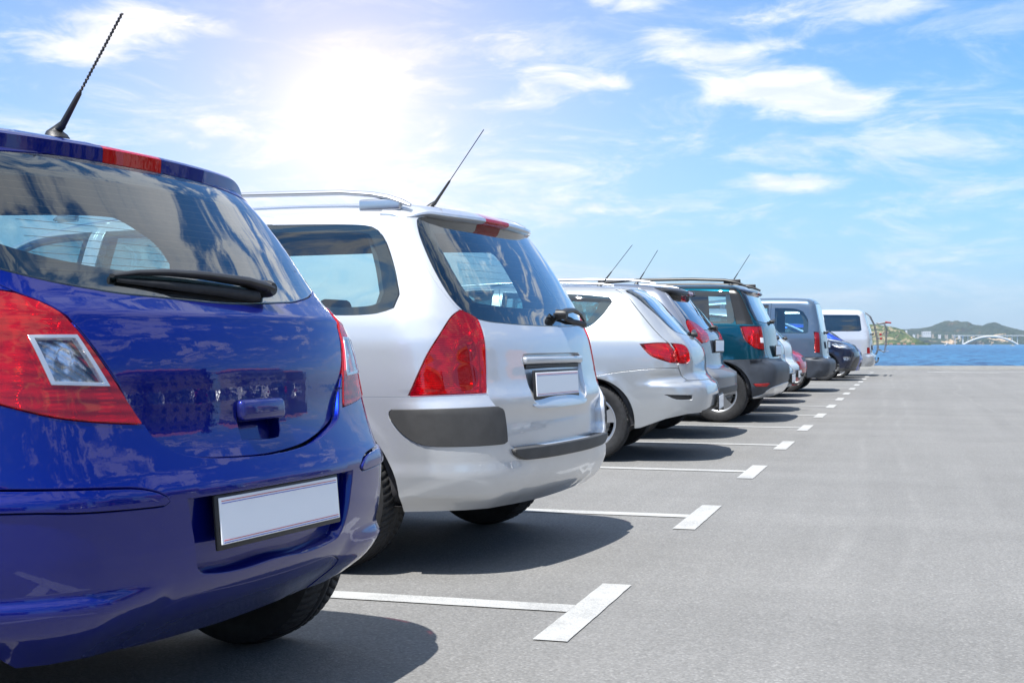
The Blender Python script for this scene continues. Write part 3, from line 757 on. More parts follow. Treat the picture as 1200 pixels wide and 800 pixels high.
for i, (x, y, w_, c_, lb) in enumerate([(1071, 392.3, 7, WALLW, 'small white house left of the long white building on the far shore'), (1075.5, 392.0, 6, TAN, 'sand coloured house beside the long white building, on its left'),
        (1101, 392.5, 8, WALLW, 'pale house right of the long white building above the cliff'), (1109, 392.8, 9, TAN, 'sand coloured house halfway between the long white building and the bridge'),
        (1117, 392.6, 8, TAN, 'tan house on the cliff top just left of the bridge'), (1124, 393.2, 7, WALLW, 'white house nearest the left end of the bridge deck'),
        (1062, 387.8, 6, WALLW, 'lone white house high on the slope above the headland'), (1093, 392.2, 6, TAN, 'tan house touching the right end of the long white building')]):
    far_house(x, y + .6, 2672, w_*.62, 2.4, c_, lb, False)
for i, (x, lb) in enumerate([(1038, 'orange roofed beach house at the foot of the headland, nearest the white van'), (1044, 'second orange roofed beach house from the white van along the headland'), (1053, 'orange roofed beach house at the middle of the headland foot'),
        (1060, 'orange roofed beach house right of the middle of the headland foot'), (1070, 'orange roofed beach house at the right end of the headland foot')]):
    far_house(x, 404.2, 1722, 3.6, 1.6, TAN, lb)
def boat(px, d, L_, label, mast=False, rz=.4):
    t = thing('sailing_boat' if mast else 'motor_boat', label, 'boat', tuple(PX(px, 0, d).xy) + (-1.6,), YAW + rz)
    s = MB(); n = 9; V = []
    for i in range(n):
        x = -L_/2 + L_*i/(n-1); w_ = L_*.16*math.sqrt(max(.02, 1 - (max(0, i-3)/(n-4))**2)); 
        V += [(x, -w_, L_*.13), (x, -w_*.75, -.2), (x, w_*.75, -.2), (x, w_, L_*.13)]
    s.add(V, [(4*i+j, 4*i+j+1, 4*i+j+5, 4*i+j+4) for i in range(n-1) for j in range(3)] + [(4*i, 4*i+4, 4*i+7, 4*i+3) for i in range(n-1)] + [(0, 3, 2, 1)])
    s.build('hull', WALLW, t)
    MB().box((-L_*.02, 0, L_*.2), (L_*.38, L_*.2, L_*.16), bev=L_*.03).build('cabin', WALLW, t)
    MB().box((L_*.0, 0, L_*.215), (L_*.385, L_*.205, L_*.06)).build('window', WINM, t)
    if mast:
        MB().tube([(0, 0, 0), (0, 0, L_*1.25)], L_*.012, 8).build('mast', WALLW, t)
        MB().tube([(0, 0, L_*.32), (-L_*.42, 0, L_*.33)], L_*.014, 8).build('boom', WALLW, t)
    else: MB().tube([(-L_*.1, 0, L_*.28), (-L_*.12, 0, L_*.48)], L_*.01, 6).build('aerial', WALLW, t)
boat(1162, 1550, 4.6, 'small white motor boat in front of the middle of the bridge arch')
boat(1187, 1150, 4.4, 'low white motor boat near the right foot of the bridge arch', False, -.1)
boat(1110, 1650, 9, 'sailing boat with bare mast moored under the sand coloured house', True, .7)
boat(1152, 1900, 4, 'tiny white motor boat left of the boat under the bridge arch', False, .1)

# ---- the side of the lot behind the camera's right shoulder: it shows in the cars' paint and glass
LEAF = princ('tree leaves', (.045, .085, .028), .6, vary=.5, vs=1.5); BARK = princ('tree bark', (.12, .09, .065), .9, vary=.3)
def make_tree(name, label, h, r, seed, slim=False):
    rnd = random.Random(seed); t = thing(name, label, 'tree')
    s = MB().tube([(0, 0, -.1), (.1, 0, h*.25), (0, .12, h*.5), (.05, .1, h*.85)], [h*.035, h*.027, h*.018, h*.004], 10)
    for k in range(9):
        q = rnd.uniform(0, 2*PI); z = h*rnd.uniform(.3, .7); l_ = r*rnd.uniform(.5, .85)*(.3 if slim else 1)
        s.tube([(0, .05, z), (math.cos(q)*l_*.5, math.sin(q)*l_*.5, z + l_*.35), (math.cos(q)*l_, math.sin(q)*l_, z + l_*.6)], [h*.012, h*.008, h*.003], 6)
    s.build('trunk', BARK, t, True)
    V = []; F_ = []
    cl = [(rnd.gauss(0, .42), rnd.gauss(0, .42), rnd.uniform(-1, 1)) for _ in range(46)]
    for c in cl:
        zz = h*.62 + c[2]*h*.34; rr_ = r*(1 - .55*abs(c[2])) if not slim else r*.35*(1.05 - .8*max(0, c[2]))
        cc = Vector((c[0]*rr_*1.4, c[1]*rr_*1.4, zz)); cr = r*rnd.uniform(.2, .4)*(1 if not slim else .5)
        for _ in range(90):
            d_ = Vector((rnd.gauss(0, 1), rnd.gauss(0, 1), rnd.gauss(0, .8))).normalized()*cr*rnd.uniform(.5, 1.05); p = cc + d_
            n_ = Vector((rnd.gauss(0, 1), rnd.gauss(0, 1), rnd.gauss(.4, 1))).normalized(); a = n_.orthogonal().normalized(); b = n_.cross(a); z_ = rnd.uniform(.07, .14)
            i = len(V); V += [tuple(p - a*z_), tuple(p + b*z_*.6), tuple(p + a*z_), tuple(p - b*z_*.6)]; F_.append((i, i+1, i+2, i+3))
    mesh('crown', V, F_, LEAF, t, smooth=False); return t
def backdrop():
    t1 = make_tree('broadleaf_tree', 'broad green tree across the lot, nearest the water', 8, 3.2, 1); t2 = make_tree('cypress_tree', 'slim dark cypress across the lot, nearest the water', 10, 2.6, 2, True)
    spots = [(31, 52, 0), (33, 41, 0), (30, 30, 1), (34, 21, 0), (31, 12, 0), (33, 3, 1), (30, -6, 0), (34, -15, 0), (22, -24, 1), (14, -27, 0), (5, -29, 1), (-4, -28, 0)]
    names = ['one', 'two']; k = [0, 0]
    words = ['nearest the water', 'second from the water', 'third from the water', 'fourth from the water', 'fifth from the water', 'sixth from the water', 'seventh from the water', 'eighth from the water']
    for x, y, kind in spots:
        src = (t1, t2)[kind]; t = src if k[kind] == 0 else copy_tree(src)
        t['label'] = ('broad green tree on the far side of the lot, ' if kind == 0 else 'slim dark cypress on the far side of the lot, ') + words[k[kind]]
        t['group'] = 'trees on the far side of the lot'; k[kind] += 1
        t.location = (x + .1, y, 0); t.rotation_euler = (0, 0, x*1.7 + y)
    rnd = random.Random(3)
    for i, (x, y, w_, h_, c_, lb) in enumerate([(50, 78, 16, 9, TAN, 'sand coloured house with clay roof across the lot, nearest the water'), (46, 58, 14, 11, WALLW, 'white house with clay roof across the lot, second from the water'), (52, 36, 18, 13, TAN, 'sand coloured apartment block across the lot'),
            (50, 12, 15, 10, WALLW, 'white house with clay roof opposite the blue car'), (50, -12, 18, 14, WALLW, 'white apartment block behind the camera side of the lot'), (26, -46, 20, 12, TAN, 'sand coloured apartment block at the back of the lot'), (0, -50, 17, 9, WALLW, 'white house with clay roof at the back of the lot')]):
        t = thing('house' if h_ < 12 else 'apartment_block', lb, 'house' if h_ < 12 else 'building', (x, y, 0), 0 if x < 40 else R(90))
        MB().box((0, 0, h_/2), (w_, w_*.6, h_)).build('wall', c_, t)
        s = MB(); a, b = w_/2 + .6, w_*.3 + .6
        s.add([(-a, -b, h_), (a, -b, h_), (a, b, h_), (-a, b, h_), (-a*.8, 0, h_ + w_*.16), (a*.8, 0, h_ + w_*.16)], [(0, 1, 5, 4), (2, 3, 4, 5), (1, 2, 5), (3, 0, 4), (0, 3, 2, 1)]).build('roof', ROOFT, t)
        for kx in range(int(w_//3)):
            for f_ in range(int(h_//3)):
                for sg in (-1, 1):
                    if sg == -1 and x >= 40 or x < 40 and sg == 1:
                        MB().box((-w_/2 + 1.7 + kx*3, (1 if x >= 40 else 1)*(w_*.3 + .03), 1.8 + f_*3), (1.1, .14, 1.4)).build('window', WINM, t)
backdrop()

# ---- sea air: one closed box of thin haze round everything
def haze():
    m_, t, o = newmat('thin sea haze'); v = t.n.new('ShaderNodeVolumePrincipled'); v.inputs['Color'].default_value = (.82, .91, 1, 1)
    v.inputs['Density'].default_value = .00012; v.inputs['Anisotropy'].default_value = .3; t.l.new(v.outputs[0], o.inputs['Volume'])
    c = DP(0, 1500, 60)
    b = MB().box((0, 0, 0), (2600, 5200, 124)).build('haze', m_); b.location = c; b.rotation_euler = (0, 0, YAW); b['kind'] = 'stuff'
if HAZE: haze()
# ------------------------------------------------------------------ wheels
def tyre_mesh(Rr, wd, rim, n=200, blocks=66):
    """tread with three grooves and slanting sipes"""
    m_ = 25; V = []; F_ = []
    hs = np.linspace(-.5, .5, m_)
    for k in range(n):
        q = 2*PI*k/n
        for i, h in enumerate(hs):
            r = Rr - .016*abs(2*h)**3.2
            if abs(h) < .47:
                if min(abs(h - g) for g in (-.27, -.09, .09, .27)) < .018: r -= .007
                ph = (q*blocks/(2*PI) + abs(h)*3.0) % 1.
                if ph < .30 and abs(h) > .05: r -= .006
            V.append((r*math.cos(q), h*wd, r*math.sin(q)))
    for k in range(n):
        for i in range(m_-1):
            a = k*m_+i; b = ((k+1) % n)*m_+i; F_.append((a, a+1, b+1, b))
    fl = mesh_tmp(V, F_)
    s = MB(); s.V = list(V); s.F = list(F_)
    for sg in (-1, 1):
        prof = [(Rr-.016, sg*wd*.5), (Rr-.030, sg*wd*.53), (Rr-.05, sg*wd*.545), (rim+.035, sg*wd*.54), (rim+.012, sg*wd*.5), (rim-.004, sg*wd*.46)]
        s.lathe(prof, 64)
    return s
def mesh_tmp(V, F_): return None
def rim_mesh(rim, wd, style, sg):
    """outer face of an alloy (or steel wheel with a plastic cover); sg = side that looks out"""
    s = MB()
    s.lathe([(rim, sg*wd*.46), (rim-.008, sg*wd*.47), (rim-.022, sg*wd*.40), (rim-.03, sg*wd*.1), (rim-.035, -sg*wd*.4)], 64)
    s.lathe([(.001, sg*wd*.37), (.028, sg*wd*.37), (.04, sg*wd*.34), (.05, sg*wd*.22)], 32)
    ns = {'five': 5, 'six': 6, 'cover': 7, 'ten': 10}[style]
    for k in range(ns):
        q = 2*PI*k/ns + .3
        w0 = {'five': .042, 'six': .036, 'cover': .038, 'ten': .016}[style]; w1 = w0*(1.45 if style != 'ten' else 1.1)
        P = []
        for (r, w_, h) in ((.03, w0, .35), (rim*.5, w0*.85, .37), (rim-.012, w1, .405)):
            for a_ in (-1, 1):
                for hh in (h, h-.14):
                    P.append((r*math.cos(q) - a_*w_*math.sin(q), sg*wd*hh, r*math.sin(q) + a_*w_*math.cos(q)))
        F_ = []
        for j in (0, 4): F_ += [(j, j+2, j+6, j+4), (j+1, j+5, j+7, j+3), (j, j+4, j+5, j+1), (j+2, j+3, j+7, j+6)]
        s.add(P, F_)
    return s
WHEELS = {}
def wheel(parent, loc, Rr, wd, rim, style, sg, hero=False, name='wheel'):
    key = (Rr, wd, rim, style, sg, hero)
    hub = MB().lathe([(.001, sg*wd*.28), (.05, sg*wd*.28), (rim*.72, sg*wd*.12), (rim*.72, sg*wd*.06), (.05, sg*wd*.0), (.001, -sg*wd*.5)], 32) if key not in WHEELS else None
    if key not in WHEELS:
        h = hub.build(name, STEEL, parent, True)
        t_ = tyre_mesh(Rr, wd, rim, 330 if hero else 100, 66 if hero else 34).build('tyre', RUBBER, h, True, 55)
        r_ = rim_mesh(rim, wd, style, sg).build('rim', ALLOY, h, True, 35)
        WHEELS[key] = (h, t_, r_)
        h.location = loc
        return h
    h0, t0, r0 = WHEELS[key]
    h = share(h0, parent, loc, name=name); share(t0, h); share(r0, h); return h

def half(poly):                                   # half outline (from centre bottom to centre top) -> full
    p = [tuple(q) for q in poly]
    return p + [(-u, z) for (u, z) in reversed(p) if abs(u) > 1e-6]
def mir(poly): return [(-u, z) for (u, z) in reversed([tuple(q) for q in poly])]

def plate_obj(parent, c, ry=0., rz=0., w=.52, h=.11, lines=True, frame=BLACK, fr=.012):
    """number plate facing +x, centre c"""
    e = MB().box((0, 0, 0), (.010, w + fr*2, h + fr*2), bev=.004); f = e.build('number_plate', frame, parent, True)
    f.location = c; f.rotation_euler = (0, ry, rz)
    MB().box((.007, 0, .002), (.004, w-.004, h-.004), bev=.002).build('plate_face', WHITEPL, f)
    if lines:
        s = MB()
        for zz, th in ((h/2-.008, .0014), (-h/2+.013, .0014)): s.box((.0095, 0, zz), (.0012, w-.02, th))
        s.build('plate_line', REDL, f)
        s = MB()
        for zz, th in ((h/2-.013, .0014), (-h/2+.008, .0014)): s.box((.0095, 0, zz), (.0012, w-.02, th))
        s.build('plate_line', BLUEL, f)
    return f

def seats(parent, K, xr, zr, hero=True):
    """front seats and rear bench: local x of the rear backrest, height of its top"""
    for sy in (-1, 1):
        s = MB().box((xr-1.15, sy*.36, zr-.30), (.12, .48, .66), ry=-.22, bev=.05).box((xr-1.42, sy*.36, .50), (.5, .48, .14), bev=.05)
        o = s.build('front_seat', SEAT, parent, True)
        MB().box((xr-1.10, sy*.36, zr+.13), (.09, .27, .19), ry=-.15, bev=.04).build('headrest', SEAT, o, True)
    o = MB().box((xr, 0, zr-.28), (.13, 1.22, .60), ry=-.25, bev=.05).box((xr-.35, 0, .48), (.5, 1.22, .14), bev=.05).build('rear_seat', SEAT, parent, True)
    for y in ((-.42, 0, .42) if hero else (-.4, .4)):
        MB().box((xr+.05, y, zr+.07), (.08, .25, .13), ry=-.2, bev=.035).build('headrest', SEAT, o, True)
    xd = K['roof'][4][0] + .40; zd = K['roof'][4][1] - .24
    s = MB().box((xd, 0, zd), (.5, 1.2, .26), bev=.08); d = s.build('dashboard', BLACK, parent, True)
    a = MB(); pth = [(xd + .36 + .03*math.sin(q), -.36 + .18*math.cos(q), zd + .12 + .18*math.sin(q)) for q in np.linspace(0, 2*PI, 25)]
    a.tube(pth, .014, 8, False).build('steering_wheel', BLACK, d, True)

def build_car(S):
    """S: dict of outlines and colours; returns the car's Empty. local +x = rear, x=0 = number plate plane, z=0 = ground"""
    K = S['K']; sh = Shape(K); S['sh'] = sh; res = S.get('res', .05); hero = S.get('hero', False)
    root = thing(S['name'], S['label'], S['cat'], (S['pos'][0], S['pos'][1], 0), S['pos'][2], S.get('group'))
    S['root'] = root
    body = S['paint']; xa, xf, Rw = S['axles']; ar = S.get('arch', Rw + .05)
    for D in S.get('disp', []): sh.disp.append(D)
    # flared wheel arches
    aU = [float(sh.sideU(x, Rw + .3)[0]) for x in (xa, xf)]
    # domain of the shell
    lp = sh.loop(); top3 = sh.top(lp); Ul = sh.toU(lp[:, 0], lp[:, 1]); Ul[-1] = sh.umax; Ul[0] = 0
    up = list(zip(Ul, top3[:, 2])); zl = spl(S['zlow']); uu = np.linspace(0, sh.umax, 70)
    lowh = [(u, float(zl(u))) for u in uu]
    DOM = np.array([(-u, z) for u, z in reversed(lowh[1:])] + lowh + list(reversed(up)) + [(-u, z) for u, z in up[1:]])
    RD = np.array([(x, y) for x, y in lp] + [(x, -y) for x, y in reversed(lp[1:-1])])
    arches = []
    for ax in (xa, xf):
        c = [(ax + ar*math.cos(q), Rw + ar*math.sin(q)) for q in np.linspace(-.35, PI + .35, 40)]
        c = [(ax + ar*1.18, -.1)] + c + [(ax - ar*1.10, -.1)] if ax == xa else [(ax + ar*1.08, -.1)] + c + [(ax - ar*1.1, -.1)]
        for sg in (1, -1): arches.append(sh.sidepoly(c, sg))
    top_items = []                                   # polygons that lie above the body skin, in order of priority
    def sm_(p, r=.02, cor=50): return smooth(p, r, cor)
    G = S.get('gap', .0028 if S.get('hero') else .0068)
    lamps = []
    for L in S.get('lamps', []):
        for sg in ((1, -1) if not L.get('side') else (L['side'],)):
            P = sm_(L['poly'] if sg == 1 else mir(L['poly']), .02, L.get('corner', 40)); lamps.append((P, L, sg))
    glass = sm_(half(S['glass']), .02, 60); 
    tg = sm_(half(S['tailgate']) if not S.get('tg_full') else S['tailgate'], .02, 55)
    bmp = sm_(half(S['bumper']), .03, 40)
    inserts = [(sm_(half(p['poly']) if p.get('half') else p['poly'], .02, p.get('corner', 50)), p) for p in S.get('inserts', [])]
    ins2 = []
    for P, p in inserts:
        ins2.append((P, p))
        if p.get('mirror'): ins2.append((np.array(mir(P)), p))
    wins = []
    for w_ in S.get('windows', []):
        for sg in (1, -1): wins.append((smooth(sh.sidepoly(smooth(w_, .05, 35), sg), .03, 60), w_))
    doors = []
    for d_ in S.get('doors', []):
        for sg in (1, -1): doors.append(smooth(sh.sidepoly(smooth(d_, .05, 35), sg), .03, 60))
    # ---- lamps
    for P, L, sg in lamps:
        subs = [(sm_(q if sg == 1 else mir(q), .015, 60), m_, nm) for q, m_, nm in L.get('subs', [])]
        hl = [(q, .001) for q, m_, nm in subs]
        o = panel(sh, L.get('name', 'tail_lamp'), L['mat'], root, [(P, G*1.5), DOM], hl, res=min(res, .02), off=L.get('off', .002), depth=.03)
        if o is None: continue
        if L.get('frame'):
            for q, m_, nm in subs:
                panel(sh, 'lamp_frame', FRAME, o, [(q, -.002)], [offset(q, .0038)], res=.012, off=L.get('off', .002) + .0025, depth=.012, bevel=.0015)
                panel(sh, 'reflector_box', BOWLC, o, [(q, -.006)], [], res=.012, off=-.016, skirt=False)
        if L.get('bulb'):
            u_, z_, r_ = L['bulb']; c0, n0 = sh.shelln(np.array([[u_*sg, z_]]), -.012); ring_on(o, 'bulb', c0[0], n0[0], r_, CHROME)
        for (u_, z_, r_) in L.get('dark', []):
            c0, n0 = sh.shelln(np.array([[u_*sg, z_]]), -.006); ring_on(o, 'bulb_reflector', c0[0], n0[0], r_, SMOKE)
        for q, m_, nm in subs: panel(sh, nm, m_, o, [(q, .001)], [], res=min(res, .02), off=L.get('off', .002) + .001, depth=.01)
        if L.get('bowl'):
            panel(sh, 'reflector', L['bowl'], o, [(P, .004)], [(q, 0.) for q, _, _ in subs] if L.get('frame') else [], res=min(res, .02), off=-.03, skirt=False)
        if L.get('rings'):
            for (u, z, rr, m_) in L['rings']:
                q = np.array([[u*sg, z]]); c0, n0 = sh.shelln(q, -.012)
                ring_on(o, 'bulb_reflector', c0[0], n0[0], rr, m_)
    # ---- glass
    gmat = S.get('glassmat', GLASS)
    rw = panel(sh, 'rear_window', gmat, root, [(glass, G*1.3), DOM], [p for p, _, _ in lamps], res=min(res, .035), off=-.002, depth=.004)
    fb = S.get('frit', .05); gin = offset(glass, fb); gin = gin[::2]
    panel(sh, 'window_border', FRIT, root if rw is None else rw, [(glass, G), DOM], [gin], res=min(res, .03), off=-.008, skirt=False)
    # ---- tailgate, bumper, inserts
    lamp_h = [(p, .0) for p, _, _ in lamps]
    topins = [(p, q.get('gap', .0015)) for p, q in ins2]
    tgo = panel(sh, 'tailgate', body, root, [(tg, G), DOM], lamp_h + [(glass, .001)] + topins, res=min(res, .022 if hero else .05), off=S.get('tg_off'), depth=.06, noskirt=[DOM])
    bo = panel(sh, 'rear_bumper', S.get('bumper_mat', body), root, [(bmp, G), DOM], [(tg, .0)] + lamp_h + topins + arches, res=min(res, .022 if hero else .06), depth=.045, bevel=.0032 if hero else .0022)
    for P, p in ins2:
        par = {'bumper': bo, 'tailgate': tgo}.get(p.get('on'), root)
        if p.get('recess'):
            panel(sh, p['name'], p['mat'], par, [(P, -p.get('grow', .02))], [], res=min(res, .02), off=p['off'], skirt=False); continue
        panel(sh, p['name'], p['mat'], par, [(P, p.get('gap', .0015)), DOM] + ([tg] if p.get('cliptg') else []), arches, res=min(res, .02), off=p.get('off', 0.), depth=p.get('depth', .02), bevel=p.get('bevel', .0022))
    # ---- side windows and doors
    wp = [w for w, _ in wins]
    for w_, _ in wins:
        o = panel(sh, 'side_window', S.get('sidemat', GLASS_SIDE), root, [(w_, .002)], [], res=max(res, .04), off=-.004, depth=.003)
        if o and hero or o and S.get('sidefrit'):
            gi = offset(w_, S.get('sidefrit', .035))
            panel(sh, 'window_border', FRIT, o, [(w_, .002)], [gi], res=.04, off=-.009, skirt=False)
    for d_ in doors:
        o = panel(sh, 'door', body, root, [(d_, G), DOM], [(w, .0015) for w in wp] + arches, res=max(res, .045), depth=.02)
        if o:
            c = d_.mean(0); xx = float(np.abs(d_[:, 0]).min()) + .12; zz = S.get('hz', .86)
            q, nn = sh.shelln(np.array([[xx*np.sign(c[0]), zz]]), .012)
            MB().box((0, 0, 0), (.17, .024, .03), bev=.012).build('door_handle', body, o, True).location = q[0]
    # ---- front lamps, grille
    um = sh.umax; fl = []
    for nm, poly, m_, on, extra in S.get('front', []):
        Ps = [sm_([(um - a, z) for a, z in poly], .03), sm_([(-(um - a), z) for a, z in poly], .03)]
        for P in Ps:
            fl.append((P, .0)); o = panel(sh, nm, m_, root, [(P, G), DOM], [], res=min(res, .05), off=.002, depth=.03)
            if o and extra == 'bowl': panel(sh, 'reflector', BOWL, o, [(P, .004), DOM], [], res=.05, off=-.03, skirt=False)
    # ---- body shell, roof, bonnet, windscreen
    panel(sh, 'body', body, root, [DOM], [(bmp, 0.), (tg, 0.), (glass, .001)] + [(w, 0.) for w in wp] + [(d, 0.) for d in doors] + lamp_h + fl + arches + ([(p, .0015) for p, q in ins2 if q.get('on') == 'body']),
          res=max(res, .035 if hero else .06), noskirt=[DOM], depth=.03)
    ws = smooth(half_x(S['windscreen']), .04, 40); bn = smooth(half_x(S['bonnet']), .05, 40)
    RDf = RD
    panel(sh, 'roof', S.get('roofmat', body), root, [RDf], [(ws, .001), (bn, 0.)], space='top', res=max(res, .05), noskirt=[RD], depth=.02)
    panel(sh, 'bonnet', body, root, [(bn, G), RDf], [(ws, .001)], space='top', res=max(res, .05), noskirt=[RD], depth=.02)
    panel(sh, 'windscreen', GLASS_SIDE, root, [(ws, .002), RDf], [], space='top', res=.08, off=-.003, depth=.003)
    # ---- dark inner shell (lining, wheel wells, floor)
    ap = [offset(w, .03) for w in wp] + [gin]
    LD = DOM.copy()
    ln = panel(sh, 'cabin_lining', LINING, root, [offset(LD, .012)], ap + arches, res=max(res*1.5, .06), off=-.072, skirt=False)
    panel(sh, 'headlining', LINING, root, [offset(RD, .03)], [offset(ws, .04)], space='top', res=.1, off=-.04, skirt=False)
    for ax in (xa, xf):
        for sg in (1, -1):
            s = MB(); w_ = .30; yo = sg*(S.get('yo', .84) - .035)
            c = [(ax + (ar+.012)*math.cos(q), Rw + (ar+.012)*math.sin(q)) for q in np.linspace(.12 if ax == xa else -.1, PI+.1, 26)]
            V = [(x, yo, z) for x, z in c] + [(x, yo - sg*w_, z) for x, z in c]; n_ = len(c)
            s.add(V, [(i, i+1, n_+i+1, n_+i) for i in range(n_-1)] + [tuple(range(n_, 2*n_))]); s.build('wheel_well', DARK, root)
    uq = np.concatenate([np.linspace(-um*.999, um*.999, 160)]); zq = np.array([float(zl(abs(u))) + .02 for u in uq]); P = sh.shell(np.stack([uq, zq], 1), -.03)
    V = [tuple(p) for p in P] + [(p[0]*.93 - (.30 if p[0] > -.8 else .0), p[1]*.86, max(.27, p[2] - .05)) for p in P]; n_ = len(P)
    ctr = len(V); V += [(-.5 + 0*0, 0, .25)] ; 
    mesh('underbody', V, [(i, (i+1) % n_, n_+(i+1) % n_, n_+i) for i in range(n_)] + [tuple(range(n_, 2*n_))], DARK, root, smooth=False)
    # ---- wheels
    yo = S.get('track', .735); wd = S.get('tw', .195)
    for ax in (xa, xf):
        for sg in (1, -1): wheel(root, (ax, sg*yo, Rw), Rw, wd, S.get('rim', .195), S.get('style', 'five'), sg, hero or S.get('herowheel', False))
    seats(root, K, S.get('seatx', -1.0), S.get('seatz', 1.02), hero)
    if S.get('plate'): plate_obj(tgo if S.get('plate_on') == 'tailgate' else bo, **S['plate'])
    for f in S.get('extra', []): f(S, sh, root, tgo, bo)
    # door mirrors
    for sg in (1, -1):
        xm = S.get('mirx', K['roof'][4][0] + .42); zm = S.get('mirz', 1.0)
        y0 = float(sh.shell(np.array([[sh.sideU(xm, zm)[0], zm]]))[0][1])
        o = MB().box((0, 0, 0), (.11, .17, .14), bev=.045).build('door_mirror', body, root, True); o.location = (xm, sg*(y0 + .12), zm)
        MB().box((.058, 0, 0), (.006, .14, .11), bev=.002).build('mirror_glass', CHROME, o)
        MB().tube([(0, -sg*.05, -.05), (0, -sg*.14, -.06)], .02, 8).build('mirror_arm', BLACK, o, True)
    return root
def half_x(p): return [(x, y) for x, y in p] + [(x, -y) for x, y in reversed(p) if abs(y) > 1e-6]
def ring_on(parent, name, c, n, r, mat):
    n = Vector(n); M = n.to_track_quat('Y', 'Z').to_matrix()
    s = MB().lathe([(.001, -.022), (r*.25, -.021), (r*.3, -.004), (r*.36, -.02), (r*.7, -.014), (r*.95, 0), (r, .003), (r*1.04, 0), (r*1.04, -.01)], 32)
    s.V = [tuple(M @ Vector(v) + Vector(c)) for v in s.V]; return s.build(name, mat, parent, True)
def aerial(pts, r0=.006, r1=.0022, base=True, spiral=False):
    def f(S, sh, root, tg, bo):
        a = Vector(pts[0]); b = Vector(pts[-1]); d = (b-a)
        o = MB().tube([a - Vector((0, 0, .006)), a + Vector((0, 0, .008)), a + d*.02 + Vector((0, 0, .012)), a + d*.09], [.034, .027, .013, r0*1.5], 14).build('aerial', BLACK, root, True)
        s = MB(); p = [a + d*t for t in (.08, .12, .35, .37)]; s.tube(p, [r0*1.3, r0*1.25, r0*.9, r1*1.4], 10)
        if spiral:
            q = []; u = d.normalized(); e1 = u.cross(Vector((0, 1, 0))).normalized(); e2 = u.cross(e1)
            for i in range(220):
                t = .37 + .63*i/219; an = i*.62; q.append(a + d*t + (e1*math.cos(an) + e2*math.sin(an))*r1*.9)
            s.tube(q, r1*.85, 6)
        s.tube([a + d*.36, b], r1, 8)
        s.build('aerial_mast', BLACK, o, True)
    return f
def spoiler(ye, x_in, z_in, sec, brake, mat, end=6, name='roof_spoiler', drop=0., lampz=0.):
    """wing over the rear window. sec: closed (dx,dz) section from the roof border of the tail at each y"""
    def f(S, sh, root, tg, bo):
        def ring(y, infl=1.):
            xb = sh.k['xroof'] - sh.crown*(abs(y)/sh.W)**sh.cp; z = float(sh.top(np.array([[xb, y]]))[0][2])
            k = max(0., 1 - (abs(y)/ye)**end)**.5
            return [(xb + dx*(k if dx > 0 else 1), y, z + (dz if dz > 0 else dz*max(k, .15)) - drop*(1-k)) for dx, dz in sec]
        def piece(y0, y1, n, m_, nm, par, lift=0.):
            ys = np.linspace(y0, y1, n); rs = [ring(y) for y in ys]; m2 = len(sec); V = [v for r_ in rs for v in r_]
            s = MB(); s.add(V, [(i*m2+j, i*m2+(j+1) % m2, (i+1)*m2+(j+1) % m2, (i+1)*m2+j) for i in range(n-1) for j in range(m2)] + [tuple(range(m2)), tuple((n-1)*m2 + j for j in reversed(range(m2)))])
            return s.build(nm, m_, par, True, 38)
        o = piece(-ye*.998, -brake - .0015, 44 if S.get('hero') else 20, mat, name, root)
        o2 = piece(brake + .0015, ye*.998, 44 if S.get('hero') else 20, mat, name, root)
        if brake > 0: b = piece(-brake, brake, 14, S.get('brakemat', REDSOLID), 'brake_light', root)
    return f
def heater(z0, z1, n, U):
    def f(S, sh, root, tg, bo):
        s = MB()
        for i in range(n):
            z = z0 + (z1-z0)*i/(n-1); uu = np.linspace(-U, U, 16); P = sh.shell(np.stack([uu, uu*0 + z], 1), -.005)
            s.tube([tuple(p) for p in P], .0006, 4, False)
        s.build('heating_wires', HEATW, root)
    return f
def wiper(arm, blade, w=.016, flat=(1, .8)):
    """arm and blade as points (U,z,offset) on the shell"""
    def f(S, sh, root, tg, bo):
        def P(q): a, n_ = sh.shelln(np.array([[q[0], q[1]]]), q[2]); return tuple(a[0])
        par = root
        o = MB().tube([P(q) for q in arm], [w*(1.35 - 1.0*i/(len(arm)-1)) for i in range(len(arm))], 12, flat=flat).build('rear_wiper', BLACK, par, True, 50)
        MB().tube([P(q) for q in blade], [w*(.25 + .55*i/(len(blade)-1)) for i in range(len(blade))], 8, flat=(1, 1.2)).build('wiper_blade', RUBBER, o, True, 50)
        p0 = P(arm[0]); MB().lathe([(.001, .03), (.016, .03), (.022, .018), (.024, -.02)], 20, 'x', p0).build('wiper_hub', BLACK, o, True)
    return f
def rails(pts, y, r=.016, mat=BLACK, feet=(), yr=None):
    def f(S, sh, root, tg, bo):
        for sg in (1, -1):
            n_ = len(pts)
            P = [(x, sg*(y if yr is None else yr[i]), z) for i, (x, z) in enumerate(pts)]
            rr = [r*.6] + [r]*(n_-2) + [r*.6]
            s = MB().tube(P, rr, 10, flat=(1.3, .85))
            for (x0, x1, z) in feet: s.box(((x0+x1)/2, sg*y, z-.012), (x1-x0, .028, .05), bev=.01)
            s.build('roof_rail', mat, root, True, 50)
    return f
